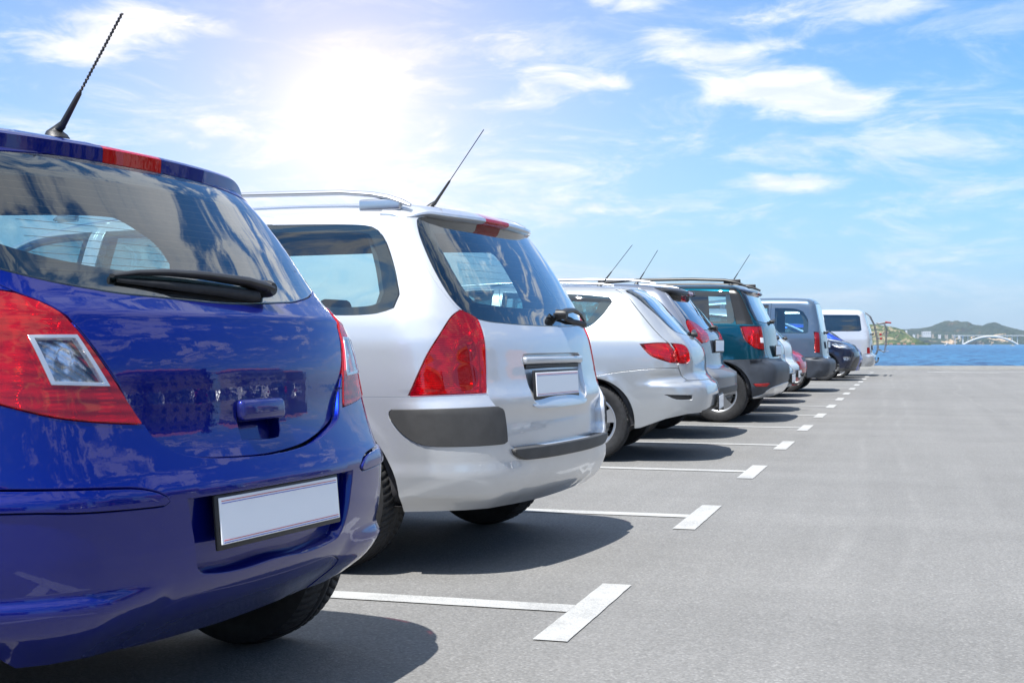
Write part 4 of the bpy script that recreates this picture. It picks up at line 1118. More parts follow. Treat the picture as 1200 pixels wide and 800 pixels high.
# ------------------------------------------------------------------ the cars
def auto_front(K, bonnet_in=.0):
    r = K['roof']; W = K['W']
    xt, xb = r[6][0] - .06, r[4][0] + .03
    yt = float(Shape(K).yb(xt)); yb_ = float(Shape(K).yb(xb + .1))
    ws = [(xt + .03, 0), (xt + .01, yt*.5), (xt - .04, yt - .04), (xb + .16, yb_ - .03), (xb + .02, yb_*.62), (xb - .06, 0)]
    bn = [(xb - .08, 0), (xb, yb_*.62), (xb + .12, yb_ - .0), (r[3][0] - .25, yb_ + .02), (r[1][0] + .12, yb_*.86), (r[0][0] + .22, yb_*.55), (r[0][0] + .16, 0)]
    return dict(windscreen=ws, bonnet=bn)
def front_std(zl=.62, zh=.80, zg=.5, hl=CLEARLENS):
    return [('headlight', [(.46, zl), (.92, zl + .06), (1.0, zh - .02), (.80, zh + .02), (.5, zh - .05)], hl, 0, 'bowl'),
            ('grille', [(-.30, zl + .01), (.30, zl + .01), (.34, zl + .09), (-.34, zl + .09)], BLACK, 0, ''),
            ('grille', [(-.42, .30), (.42, .30), (.36, .42), (-.36, .42)], BLACK, 0, '')]
def win5(xa, xr, zb, zt, xf, zm=.0, W1=1.35):
    """rear-door, front-door window of a five-door car, (x,z)"""
    r = zt; mid = (xa + xf)/2 - .05
    return [[(mid + .04, zb), (xa - .02, zb + .015), (xa + .03, zb + .08), (xa - .10, zt - .06), (xa - .24, zt), (mid + .04, zt + .005)],
            [(xf + .02, zb - .01), (mid - .04, zb), (mid - .04, zt + .005), (xf + .72, zt - .005), (xf + .55, zt - .05)]]
def doors2(xa, xf, mid, zb, zt, zs=.27):
    return [[(mid + .002, zs), (xa - .62, zs), (xa - .50, .45), (xa - .36, .66), (xa - .16, .80), (xa - .02, zb), (xa + .02, zb + .1), (xa - .14, zt - .02), (xa - .3, zt + .03), (mid + .002, zt + .035)],
            [(xf + .62, zs), (mid - .002, zs), (mid - .002, zt + .035), (xf + 1.06, zt + .02), (xf + .80, zt - .08), (xf + .42, zb), (xf + .38, zb - .12), (xf + .45, .5)]]

# paints
P_BLUE = paint('deep blue metallic paint', (.0008, .0065, .165), .55, .3)
P_WHITE = paint('white silver paint', (.60, .615, .635), .6, .32)
P_SILVER = paint('silver paint', (.46, .48, .50), .65, .32)
P_GREY = paint('grey silver paint', (.20, .22, .26), .6, .33)
P_TEAL = paint('teal paint', (.001, .055, .090), .55, .3)
P_DKBLUE = paint('dark blue grey paint', (.035, .055, .10), .5, .3)
P_WHITE2 = paint('plain white paint', (.60, .61, .63), .1, .4)
P_RED = paint('red paint', (.48, .012, .03), .2, .3)
P_VAN = paint('blue grey paint', (.095, .14, .20), .5, .33)
P_PALE = paint('pale silver white paint', (.50, .52, .55), .4, .36)
P_NAVY = paint('near black blue paint', (.012, .018, .045), .5, .3)

# ---- 1: blue hatchback
BK = dict(BLUE_K); BK['taper'] = .05
zb = lambda U, z: .0
def bl_lip(U, z):
    a = np.abs(U); return .030*sstep(.425, .385, z)*sstep(.36, .52, a) - .010*sstep(.44, .50, z)*sstep(.56, .50, z)*sstep(.40, .55, a)*0
def bl_crease(U, z): return .006*np.exp(-((z - .99)/.010)**2)*sstep(.60, .50, np.abs(U))
REC = smooth(half([(0, .408), (.14, .402), (.26, .410), (.312, .432), (.352, .560), (.358, .590), (0, .592)]), .02, 40)
def bl_rec(U, z):
    d = sdpoly(np.stack([np.ravel(U), np.ravel(z)], 1), REC).reshape(np.shape(U)); return -.038*sstep(-.002, -.030, d)
HREC = smooth([(-.088, .700), (.070, .698), (.085, .735), (.092, .765), (-.092, .765), (-.092, .735)], .01, 40)
def bl_hrec(U, z):
    d = sdpoly(np.stack([np.ravel(U), np.ravel(z)], 1), HREC).reshape(np.shape(U)); return -.03*sstep(.001, -.02, d)
def flare(K, xa, xf, Rw, ar, amp=.012):
    sh = Shape(K)
    def D(U, z):
        a = np.abs(U); th = np.clip((a - sh.u1)/sh.RK, 0, PI/2)
        x = np.where(a < sh.u2, sh.xk + (K['W'] - sh.yk)/np.maximum(np.tan(np.maximum(th, .2)), 1e-3)*(th < PI/2 - .001), sh.xk - (a - sh.u2))
        o = 0
        for ax in (xa, xf): o = o + amp*np.exp(-((np.hypot(x - ax, z - Rw) - ar)/.035)**2)*sstep(.1, .3, a - .5)
        return o
    return D
LAMP_B = [(.586, 1.043), (.553, 1.031), (.524, 1.009), (.502, .973), (.478, .916), (.450, .843), (.418, .752), (.490, .762), (.555, .777), (.62, .806), (.70, .845), (.80, .885), (.87, .915), (.86, .955), (.78, 1.00), (.68, 1.037)]
blue = dict(name='parked_car', cat='car', label='deep blue hatchback with red tail lamp at the left edge, nearest the camera', group='cars parked in the row of bays',
    K=BK, pos=(-1.455, 2.90, R(-6.35)), paint=P_BLUE, hero=True, res=.03, axles=(-.60, -3.11, .30), arch=.345, track=.74, yo=.845, rim=.20, style='five', zlow=[(0, .232), (.3, .24), (.6, .265), (.9, .25), (1.3, .20), (3.5, .2), (4.5, .22), (6, .25)],
    glass=[(0, 1.027), (.24, 1.035), (.40, 1.045), (.53, 1.07), (.62, 1.105), (.665, 1.16), (.665, 1.25), (.63, 1.335), (.5, 1.362), (.25, 1.382), (0, 1.388)], frit=.06,
    tg_full=True, tailgate=[(-.418, .750), (-.395, .717), (-.35, .689), (-.27, .671), (-.15, .663), (0, .660), (.15, .670), (.26, .690), (.36, .720), (.395, .750), (.45, .843), (.478, .916), (.502, .973), (.53, 1.012), (.57, 1.04), (.64, 1.10), (.69, 1.18), (.69, 1.27), (.64, 1.36), (.5, 1.385), (0, 1.402),
        (-.5, 1.385), (-.64, 1.36), (-.69, 1.27), (-.69, 1.18), (-.64, 1.10), (-.575, 1.042), (-.53, 1.012), (-.502, .973), (-.478, .916), (-.45, .843)],
    gap=.0034, tg_off=lambda U, z: -.026*sstep(.90, .68, z) - 0*U, bumper=[(0, .1), (.98, .1), (.98, .66), (.93, .78), (.90, .90), (.85, .90), (.62, .86), (.4, .80), (0, .75)],
    lamps=[dict(dark=[(.655, .93, .060), (.50, .80, .026)], poly=LAMP_B, mat=REDLENS, bowl=BOWLR, off=.004, subs=[([(.572, .945), (.505, .946), (.470, .842), (.552, .848)], CLEARLENS, 'reversing_lens')], frame=True,
        rings=[(.655, .93, .070, CHROME), (.50, .965, .026, CHROME), (.50, .80, .030, CHROME), (.575, .82, .026, CHROME)], bulb=(.522, .90, .020))],
    inserts=[dict(name='plate_recess', poly=[(0, .408), (.14, .402), (.26, .410), (.312, .432), (.352, .560), (.358, .590), (0, .592)], half=True, recess=True, mat=P_BLUE, on='bumper', off=-.038, corner=60),
             dict(name='handle_recess', poly=[(-.088, .700), (.070, .698), (.085, .735), (.092, .765), (-.092, .765), (-.092, .735)], recess=True, mat=P_BLUE, on='tailgate', off=-.058, corner=70, grow=.05),
             dict(name='bumper_strip', gap=.0035, poly=[(.98, .598), (.611, .594), (.536, .587), (.425, .582), (.411, .590), (.431, .612), (.471, .628), (.624, .640), (.98, .65)], mirror=True, mat=P_BLUE, on='bumper', off=.006),
             dict(name='lower_panel', poly=[(-.44, .1), (-.40, .325), (-.36, .352), (-.28, .366), (-.1, .362), (.1, .362), (.28, .366), (.36, .352), (.40, .325), (.44, .1)], mat=P_BLUE, on='bumper', off=-.003),
             dict(name='rear_reflector', poly=[(.93, .70), (.90, .78), (.885, .80), (.90, .70)], mirror=True, mat=REDSOLID, on='bumper', off=.003)],
    windows=[[(-1.62, 1.04), (-1.0, 1.07), (-.82, 1.12), (-.80, 1.18), (-.87, 1.27), (-1.05, 1.365), (-1.62, 1.395)], [(-2.72, 1.00), (-1.70, 1.035), (-1.70, 1.397), (-2.0, 1.39), (-2.16, 1.34)]],
    doors=[[(-1.56, .27), (-1.12, .27), (-.98, .55), (-.78, .74), (-.70, .86), (-.76, 1.02), (-.72, 1.15), (-.82, 1.32), (-1.0, 1.42), (-1.66, 1.435), (-1.66, .9)], [(-2.55, .27), (-1.57, .27), (-1.67, .9), (-1.67, 1.435), (-1.98, 1.43), (-2.22, 1.36), (-2.78, 1.0), (-2.74, .8), (-2.66, .5)]],
    disp=[bl_lip, bl_crease, flare(BK, -.60, -3.11, .30, .36, .010)], front=front_std(), **auto_front(BK), seatx=-1.12, seatz=1.0,
    plate=dict(c=(-.004, 0, .526), ry=-.09, fr=.008, frame=BLACK),
    extra=[aerial([(-.70, 0, 1.477), (-.485, 0, 1.779)], .0075, .0027, spiral=True),
           spoiler(.66, 0, 0, [(-.12, .020), (-.03, .014), (.042, .002), (.052, -.006), (.050, -.040), (.040, -.046), (-.02, -.050), (-.09, -.04)], .113, P_BLUE, 8),
           spoiler(.64, 0, 0, [(-.04, -.046), (.044, -.0465), (.040, -.060), (.030, -.066), (-.05, -.066)], 0., BLACK, 8, name='spoiler_dark_strip'),  # added black strip that deepens the shade under the spoiler
           wiper([(.195, 1.072, .026), (.17, 1.078, .032), (.10, 1.088, .034), (-.05, 1.096, .030), (-.18, 1.097, .024), (-.28, 1.092, .016), (-.35, 1.082, .008)], [(-.34, 1.072, .006), (-.20, 1.066, .010), (.0, 1.058, .012), (.15, 1.050, .012)], .017, (1.5, .75))])

# ---- 2: white estate car
WK = dict(WAG_K)
WREC = smooth([(-.345, .868), (-.325, .705), (-.30, .680), (-.20, .672), (.20, .672), (.30, .680), (.325, .705), (.345, .868), (.30, .886), (-.30, .886)], .02, 40)
def wg_rec(U, z):
    d = sdpoly(np.stack([np.ravel(U), np.ravel(z)], 1), WREC).reshape(np.shape(U)); return -.030*sstep(0, -.025, d)
def wg_lip(U, z): return -.010*sstep(.388, .374, z)*sstep(.55, .44, np.abs(U)) + .012*sstep(.47, .40, z)*sstep(.3, .5, np.abs(U))
wagon = dict(name='parked_car', cat='car', label='white silver estate car with roof rails and black bumper strip, second from the camera', group='cars parked in the row of bays',
    K=WK, pos=(-1.48, 5.635, R(-7)), paint=P_WHITE, hero=True, res=.032, axles=(-.70, -3.41, .31), arch=.352, track=.755, yo=.865, rim=.20, style='five', zlow=[(0, .245), (.3, .25), (.6, .262), (.9, .25), (1.3, .2), (4, .2), (5, .23), (6.5, .26)],
    glass=[(0, 1.005), (.217, 1.006), (.40, 1.011), (.50, 1.020), (.56, 1.045), (.60, 1.122), (.617, 1.266), (.608, 1.403), (.56, 1.455), (.3, 1.475), (0, 1.48)], frit=.075,
    tailgate=[(0, .500), (.27, .500), (.42, .498), (.485, .505), (.506, .539), (.511, .628), (.536, .674), (.549, .726), (.529, .937), (.527, 1.015), (.583, 1.06), (.622, 1.16), (.637, 1.30), (.628, 1.42), (.60, 1.485), (0, 1.505)],
    tg_off=lambda U, z: -.045*sstep(.74, .60, z) + 0*U, bumper=[(0, .1), (1.02, .1), (1.02, .66), (.97, .708), (.836, .716), (.732, .720), (.55, .727), (.48, .66), (0, .60)],
    lamps=[dict(dark=[(.585, .92, .036), (.60, .80, .05)], poly=[(.527, 1.023), (.545, 1.045), (.582, 1.067), (.612, 1.04), (.640, .991), (.679, .906), (.709, .81), (.732, .722), (.550, .731), (.538, .83), (.529, .937)], mat=REDLENS2, bowl=BOWLR, corner=45, off=.004,
        rings=[(.585, .90, .045, CHROME), (.595, .80, .055, CHROME), (.57, .985, .03, CHROME)])],
    inserts=[dict(name='bumper_strip', poly=mir([(.770, .661), (.765, .668), (.533, .678), (.519, .668), (.513, .645), (.509, .535), (.520, .527), (.64, .524), (.703, .531), (.741, .568), (.770, .634)]), mat=GREYP, on='bumper', off=.006, corner=60, depth=.045),
             dict(name='bumper_strip', poly=[(.770, .661), (.765, .668), (.575, .676), (.553, .668), (.545, .645), (.542, .560), (.560, .535), (.64, .526), (.703, .531), (.741, .568), (.770, .634)], mat=GREYP, on='bumper', off=.008, corner=60, depth=.03),
             dict(name='plate_recess', poly=[(0, .672), (.20, .673), (.29, .678), (.322, .705), (.340, .860), (.322, .884), (0, .886)], half=True, recess=True, mat=P_WHITE, on='tailgate', off=-.020, corner=60),
             dict(name='load_step', poly=[(-.492, .500), (-.485, .482), (-.44, .456), (0, .450), (.44, .456), (.485, .482), (.492, .500), (.3, .4985), (-.3, .4985)], mat=GREYP, on='bumper', off=.020, corner=50, depth=.07, bevel=.006),
             ],
    windows=[[(-1.10, 1.055), (-.62, 1.041), (-.46, 1.047), (-.385, 1.07), (-.371, 1.125), (-.42, 1.241), (-.50, 1.372), (-.60, 1.42), (-1.12, 1.44)],
             [(-1.96, 1.03), (-1.20, 1.045), (-1.22, 1.44), (-1.96, 1.44)], [(-3.0, 1.0), (-2.04, 1.03), (-2.04, 1.44), (-2.35, 1.425), (-2.5, 1.37)]],
    doors=[[(-1.95, .27), (-1.25, .27), (-1.13, .55), (-1.02, .70), (-1.02, .85), (-1.12, 1.03), (-1.14, 1.20), (-1.04, 1.39), (-1.06, 1.472), (-1.16, 1.483), (-2.0, 1.485), (-2.0, .9)], [(-2.95, .27), (-1.96, .27), (-2.01, .9), (-2.01, 1.485), (-2.32, 1.47), (-2.55, 1.39), (-3.06, 1.0), (-3.04, .8), (-2.96, .5)]],
    disp=[wg_lip, flare(WK, -.70, -3.41, .31, .365, .008)], front=front_std(.66, .86), **auto_front(WK), seatx=-1.45, seatz=1.02,
    plate=dict(c=(.006, -.035, .752), ry=-.06, w=.50, h=.105, fr=.011, frame=BLACK), plate_on='tailgate',
    extra=[aerial([(-.634, 0, 1.548), (-.364, 0, 1.899)], .006, .0022),
           spoiler(.635, 0, 0, [(-.09, .016), (-.03, .012), (.05, -.004), (.105, -.03), (.108, -.042), (.095, -.052), (.03, -.058), (-.04, -.05)], .125, P_WHITE, 5),
           wiper([(.16, 1.060, .03), (.24, 1.078, .04), (.36, 1.085, .04), (.47, 1.070, .03), (.54, 1.035, .014)], [(.10, 1.062, .02), (.30, 1.035, .010), (.54, 1.022, .008)], .016),
           rails([(-.42, 1.500), (-.46, 1.517), (-.52, 1.537), (-.60, 1.553), (-.75, 1.568), (-1.25, 1.580), (-1.9, 1.575), (-2.25, 1.545), (-2.32, 1.51)], .60, .014, ALLOY, ((-.66, -.46, 1.52), (-1.45, -1.35, 1.56), (-2.3, -2.18, 1.535)))])

def wg_extra(S, sh, root, tg, bo):
    o = MB().box((0, 0, 0), (.026, .67, .032), bev=.010).build('handle_bar', P_WHITE, tg, True)
    q = sh.shell(np.array([[0., .89]])); o.location = (float(q[0][0]) - .004, 0, .856)
    MB().box((-.012, 0, -.026), (.02, .62, .018), bev=.004).build('plate_lamp', BLACK, o)
    MB().box((.0, 0, 0), (.02, .3, .03), bev=.006).build('exhaust_shield', DARK, root).location = (-.2, -.3, .3)
wagon['extra'].append(wg_extra)
def bl_extra(S, sh, root, tg, bo):
    q = sh.shell(np.array([[0., .80]]), S['tg_off'])
    o = MB().box((0, 0, 0), (.034, .188, .052), ry=-.12, bev=.014).build('tailgate_handle', P_BLUE, tg, True); o.location = (float(q[0][0]) + .004, .004, .768)
    MB().tube([(-.6, -.22, .27), (-.27, -.22, .245)], .022, 16).build('exhaust_pipe', DARK, root, True)
blue['extra'].append(bl_extra); blue['extra'].append(heater(1.09, 1.33, 14, .50)); wagon['extra'].append(heater(1.08, 1.42, 12, .50))

# ---- the cars farther down the row
def nose_out(K, x=0.): return K
HK = dict(tail=[(.2, -.20), (.26, -.12), (.33, -.05), (.42, -.015), (.52, -.005), (.60, -.02), (.64, -.07), (.70, -.115), (.8, -.12), (.88, -.135), (.95, -.18), (1.01, -.245), (1.2, -.43), (1.39, -.61), (1.44, -.70), (1.6, -.9)],
    side=[(.15, .80), (.3, .84), (.5, .865), (.7, .87), (.85, .86), (.95, .84), (1.05, .79), (1.2, .72), (1.35, .645), (1.45, .59), (1.6, .5)],
    roof=[(-4.1, .66), (-3.95, .78), (-3.6, .88), (-3.2, .97), (-3.05, 1.03), (-2.35, 1.35), (-2.1, 1.39), (-1.6, 1.412), (-1.1, 1.41), (-.85, 1.402), (-.65, 1.392), (-.4, 1.335)],
    nose=[(.15, -3.9), (.3, -4.0), (.5, -4.07), (.7, -4.04), (.8, -3.9), (1., -3.7)], crown=.10, cp=2.2, W=.87, taper=.07, tx=-1.3, xroof=-.66, xnose=-3.88, rt=.1, xk=-1.15)
hatch = dict(name='parked_car', cat='car', label='silver hatchback with small round cornered tail lamp, third from the camera', group='cars parked in the row of bays',
    K=HK, pos=(-1.50, 10.98, R(4)), paint=P_SILVER, res=.04, herowheel=True, axles=(-.95, -3.45, .31), arch=.352, track=.755, yo=.845, rim=.21, style='five', zlow=[(0, .39), (.45, .39), (.56, .385), (.63, .355), (.68, .31), (.73, .255), (.95, .24), (1.4, .2), (5, .2), (6.5, .26)],
    glass=[(0, .985), (.3, .99), (.50, 1.01), (.54, 1.04), (.565, 1.147), (.60, 1.27), (.615, 1.335), (.57, 1.372), (.3, 1.392), (0, 1.395)], frit=.06,
    tailgate=[(0, .632), (.40, .635), (.572, .638), (.592, .676), (.608, .757), (.613, .85), (.626, .943), (.648, 1.159), (.648, 1.33), (.605, 1.40), (0, 1.415)], bumper=[(0, .1), (1.05, .1), (1.02, .66), (.85, .70), (.62, .74), (.48, .68), (0, .66)],
    lamps=[dict(poly=[(.545, .915), (.575, .928), (.612, .934), (.606, .772), (.565, .767), (.54, .79), (.532, .85)], mat=REDLENS, bowl=BOWLR, off=.006, corner=60, rings=[(.57, .85, .035, CHROME)]), dict(poly=[(.615, .934), (.66, .937), (.722, .926), (.709, .87), (.687, .817), (.642, .78), (.609, .772)], mat=REDLENS, bowl=BOWLR, off=.006, corner=60, rings=[(.65, .86, .045, CHROME)])],
    inserts=[dict(name='fog_lamp', poly=[(.58, .49), (.63, .492), (.66, .53), (.58, .526)], mirror=True, mat=BLACK, on='bumper', off=-.006), dict(name='lower_panel', poly=[(0, .1), (.56, .1), (.52, .40), (.42, .425), (0, .43)], half=True, mat=GREYP, on='bumper', off=-.012)],
    windows=[[(-1.70, 1.03), (-1.15, 1.035), (-.985, 1.052), (-.87, 1.147), (-.795, 1.26), (-.825, 1.30), (-1.10, 1.325), (-1.70, 1.345)], [(-2.85, .98), (-1.78, 1.02), (-1.78, 1.365), (-2.15, 1.35), (-2.3, 1.30)]],
    doors=[[(-2.70, .27), (-1.70, .27), (-1.55, .5), (-1.62, .9), (-1.74, 1.39), (-2.13, 1.39), (-2.36, 1.32), (-2.93, .97), (-2.9, .7)]],
    disp=[flare(HK, -.95, -3.45, .31, .36, .012)], front=front_std(.60, .78), **auto_front(HK), seatx=-1.6, seatz=.98,
    plate=dict(c=(.012, 0, .445), ry=.0, lines=False),
    extra=[aerial([(-1.003, 0, 1.408), (-.726, 0, 1.759)], .006, .0025), wiper([(-.04, 1.0, .03), (.1, 1.03, .05), (.2, 1.03, .045), (.42, 1.02, .02)], [(-.1, 1.02, .014), (.2, 1.0, .012), (.5, .998, .012)], .02),
           spoiler(.58, 0, 0, [(-.06, .012), (.0, .008), (.035, -.008), (.036, -.02), (.02, -.03), (-.03, -.03)], .0, P_SILVER, 6),
           rails([(-.80, 1.395), (-.90, 1.408), (-1.2, 1.42), (-1.7, 1.42), (-2.1, 1.40), (-2.2, 1.375)], .56, .010, ALLOY, ())])

SK = dict(tail=[(.2, -.12), (.28, -.05), (.36, .02), (.48, .05), (.62, .05), (.67, -.02), (.72, -.09), (.85, -.10), (.95, -.11), (1.02, -.13), (1.07, -.17), (1.2, -.27), (1.4, -.44), (1.5, -.52), (1.7, -.7)],
    side=[(.15, .84), (.3, .88), (.5, .905), (.75, .91), (.95, .90), (1.05, .875), (1.2, .81), (1.4, .72), (1.52, .66), (1.7, .55)],
    roof=[(-4.3, .80), (-4.15, .92), (-3.7, 1.02), (-3.3, 1.10), (-3.15, 1.15), (-2.4, 1.46), (-2.15, 1.51), (-1.6, 1.54), (-1.1, 1.54), (-.75, 1.525), (-.55, 1.50), (-.3, 1.45)],
    nose=[(.15, -4.1), (.3, -4.2), (.6, -4.28), (.85, -4.22), (1., -4.0)], crown=.12, cp=2.2, W=.91, taper=.06, xroof=-.52, xnose=-4.06, rt=.1)
suv = dict(name='parked_car', cat='car', label='grey silver crossover with black roof spoiler, between the silver hatchback and the teal car', group='cars parked in the row of bays',
    K=SK, pos=(-1.74, 13.42, R(-1)), paint=paint('pale grey blue paint', (.23, .25, .30), .6, .33), res=.05, axles=(-.85, -3.45, .335), arch=.38, track=.78, yo=.88, rim=.22, style='six', zlow=[(0, .44), (.5, .43), (.72, .40), (.95, .30), (1.4, .24), (5, .24), (6.5, .28)],
    glass=[(0, 1.055), (.3, 1.057), (.55, 1.07), (.62, 1.10), (.64, 1.25), (.62, 1.42), (.55, 1.47), (0, 1.49)], glassmat=GLASS_DK,
    tailgate=[(0, .675), (.50, .675), (.56, .72), (.60, .93), (.68, 1.04), (.69, 1.3), (.66, 1.49), (0, 1.51)], bumper=[(0, .1), (1.05, .1), (1.05, .68), (.8, .70), (.56, .70), (0, .70)], bumper_mat=princ('grey bumper', (.13, .135, .145), .45, coat=.3),
    lamps=[dict(poly=[(.41, .95), (.50, .935), (.606, .93), (.65, .98), (.664, 1.045), (.66, 1.12), (.635, 1.165), (.58, 1.16), (.49, 1.125), (.42, 1.06)], mat=REDLENS, bowl=BOWLR, off=.012, corner=60)],
    inserts=[dict(name='lower_panel', poly=[(0, .1), (.6, .1), (.60, .47), (.5, .49), (0, .50)], half=True, mat=GREYP, on='bumper', off=.004)],
    windows=[[(-1.0, 1.13), (-.62, 1.17), (-.60, 1.24), (-.72, 1.38), (-.85, 1.43), (-1.05, 1.44)]] + win5(-1.10, 0, 1.10, 1.46, -3.0), doors=doors2(-1.02, -2.95, -1.95, 1.08, 1.49),
    disp=[flare(SK, -.85, -3.45, .335, .39, .018)], front=front_std(.74, .95), **auto_front(SK), seatx=-1.5, seatz=1.12, plate=dict(c=(-.092, 0, .90), lines=False), plate_on='tailgate',
    extra=[aerial([(-.949, 0, 1.537), (-.726, 0, 1.89)], .006, .003), wiper([(.05, 1.09, .03), (.2, 1.10, .04), (.45, 1.09, .03)], [(-.1, 1.09, .014), (.45, 1.08, .012)], .02),
           spoiler(.64, 0, 0, [(-.06, .02), (.04, .012), (.14, -.02), (.145, -.045), (.12, -.06), (.0, -.062), (-.04, -.05)], .14, BLACK, 4),
           rails([(-.62, 1.52), (-.70, 1.535), (-.9, 1.558), (-1.3, 1.568), (-1.9, 1.562), (-2.3, 1.52), (-2.36, 1.49)], .62, .016, ALLOY, ())])

YK = dict(tail=[(.2, -.20), (.27, -.12), (.35, -.02), (.45, .03), (.60, .05), (.68, .03), (.73, -.06), (.85, -.09), (1.0, -.11), (1.12, -.13), (1.18, -.16), (1.35, -.25), (1.55, -.35), (1.62, -.40), (1.8, -.5)],
    side=[(.15, .84), (.3, .88), (.5, .90), (.8, .90), (1.0, .89), (1.12, .87), (1.2, .84), (1.4, .77), (1.6, .70), (1.8, .6)],
    roof=[(-4.15, .85), (-4.0, .97), (-3.6, 1.06), (-3.1, 1.14), (-2.98, 1.20), (-2.4, 1.56), (-2.2, 1.62), (-1.6, 1.64), (-1.1, 1.645), (-.7, 1.642), (-.42, 1.625), (-.2, 1.60)],
    nose=[(.15, -3.95), (.3, -4.05), (.6, -4.12), (.9, -4.08), (1.05, -3.9)], crown=.09, cp=2.6, W=.90, taper=.03, rc=[(.2, .22), (.9, .16), (1.2, .12), (1.6, .08)], xroof=-.37, xnose=-3.92, rt=.09)
yeti = dict(name='parked_car', cat='car', label='teal boxy crossover with dark roof rails and square red tail lamp', group='cars parked in the row of bays',
    K=YK, pos=(-1.45, 16.32, R(-1)), paint=P_TEAL, res=.05, herowheel=True, axles=(-.65, -3.23, .335), arch=.385, track=.775, yo=.88, rim=.215, style='five', zlow=[(0, .32), (.5, .30), (.9, .26), (1.4, .24), (5, .24), (6.5, .28)],
    glass=[(0, 1.165), (.4, 1.17), (.60, 1.18), (.66, 1.20), (.68, 1.4), (.67, 1.56), (.60, 1.60), (0, 1.61)], glassmat=GLASS_DK,
    tailgate=[(0, .74), (.52, .74), (.56, .80), (.57, .86), (.575, 1.14), (.68, 1.155), (.70, 1.4), (.69, 1.60), (0, 1.62)], bumper=[(0, .1), (1.1, .1), (1.1, .74), (.8, .74), (.56, .76), (0, .76)], bumper_mat=princ('dark unpainted bumper', (.035, .042, .055), .5, bump=(300., .3), vary=.2),
    lamps=[dict(poly=[(.602, 1.132), (.785, 1.132), (.772, .99), (.745, .92), (.70, .87), (.652, .85), (.602, .85)], mat=REDLENS, bowl=BOWLR, off=.006, corner=30, subs=[([(.610, .995), (.655, .995), (.655, .935), (.610, .935)], WHITEPL, 'reversing_lens')])],
    inserts=[dict(name='rear_reflector', poly=[(.625, .463), (.73, .457), (.712, .425), (.645, .424)], mirror=True, mat=REDSOLID, on='bumper', off=.004), dict(name='skid_plate', poly=[(0, .1), (.73, .1), (.717, .27), (.651, .323), (.631, .38), (.58, .42), (.36, .445), (0, .45)], half=True, mat=ALLOY, on='bumper', off=.008), dict(name='pillar_panel', poly=[(.69, 1.152), (.80, 1.152), (.775, 1.52), (.74, 1.575), (.70, 1.575), (.685, 1.4)], mirror=True, mat=FRIT, on='body', off=.002)],
    windows=[[(-1.05, 1.16), (-.50, 1.16), (-.47, 1.19), (-.50, 1.50), (-.54, 1.545), (-1.05, 1.565)]] + win5(-1.12, 0, 1.17, 1.57, -2.95), doors=doors2(-1.08, -2.85, -1.98, 1.14, 1.59),
    disp=[flare(YK, -.65, -3.23, .335, .39, .018)], front=front_std(.78, 1.0), **auto_front(YK), seatx=-1.4, seatz=1.2, plate=dict(c=(-.06, 0, .84), lines=False), plate_on='tailgate',
    extra=[aerial([(-.634, 0, 1.66), (-.404, 0, 2.02)], .006, .0035), wiper([(.0, 1.19, .03), (.2, 1.22, .05), (.42, 1.21, .04)], [(-.1, 1.20, .02), (.50, 1.20, .02)], .02),
           spoiler(.66, 0, 0, [(-.06, .02), (.02, .012), (.08, -.01), (.085, -.03), (.06, -.05), (-.03, -.045)], .14, P_DKBLUE, 5),
           rails([(-.36, 1.60), (-.45, 1.640), (-.60, 1.675), (-1.0, 1.692), (-1.7, 1.692), (-2.1, 1.665), (-2.2, 1.63)], .70, .022, BLACK, ((-.62, -.42, 1.67), (-2.15, -2.0, 1.68)))])

def scaled(K, **kw): d = dict(K); d.update(kw); return d
def derive(base, **kw):
    d = dict(base); d.update(kw); d['res'] = .07; d['herowheel'] = False
    if 'front' not in kw or 'K' in kw: d.update({k: v for k, v in auto_front(d['K']).items()})
    return d
def basic_extra(rail=None):
    return [wiper([(-.04, 1.0, .03), (.1, 1.03, .05), (.42, 1.02, .02)], [(-.1, 1.02, .014), (.5, .998, .012)], .02), spoiler(.56, 0, 0, [(-.06, .012), (.0, .008), (.035, -.008), (.036, -.02), (.02, -.03), (-.03, -.03)], .0, S_SP[0], 6)]
S_SP = [P_SILVER]
P_DSIL = paint('blue silver paint', (.24, .29, .37), .6, .33)
small1 = derive(hatch, label='blue silver hatchback half hidden behind the teal car', pos=(-1.52, 18.55, R(0)), paint=P_DSIL, bumper_mat=P_DSIL,
    extra=[hatch['extra'][1], spoiler(.56, 0, 0, [(-.06, .012), (.0, .008), (.035, -.008), (.036, -.02), (.02, -.03), (-.03, -.03)], .0, P_DSIL, 6)])
small2 = derive(hatch, label='white hatchback between the blue silver hatchback and the grey van', pos=(-1.63, 21.1, R(-1)), paint=P_WHITE2, bumper_mat=P_WHITE2,
    extra=[hatch['extra'][1], spoiler(.56, 0, 0, [(-.06, .012), (.0, .008), (.035, -.008), (.036, -.02), (.02, -.03), (-.03, -.03)], .0, P_WHITE2, 6)])
# red car backed in: its nose looks at the lane
redcar = derive(hatch, label='red car parked nose out beside the grey van', pos=(-5.76, 23.65, R(180)), paint=P_RED, bumper_mat=P_RED,
    front=front_std(.60, .80, hl=CLEARLENS), extra=[spoiler(.56, 0, 0, [(-.06, .012), (.0, .008), (.035, -.008), (.036, -.02), (.02, -.03), (-.03, -.03)], .0, P_RED, 6)])

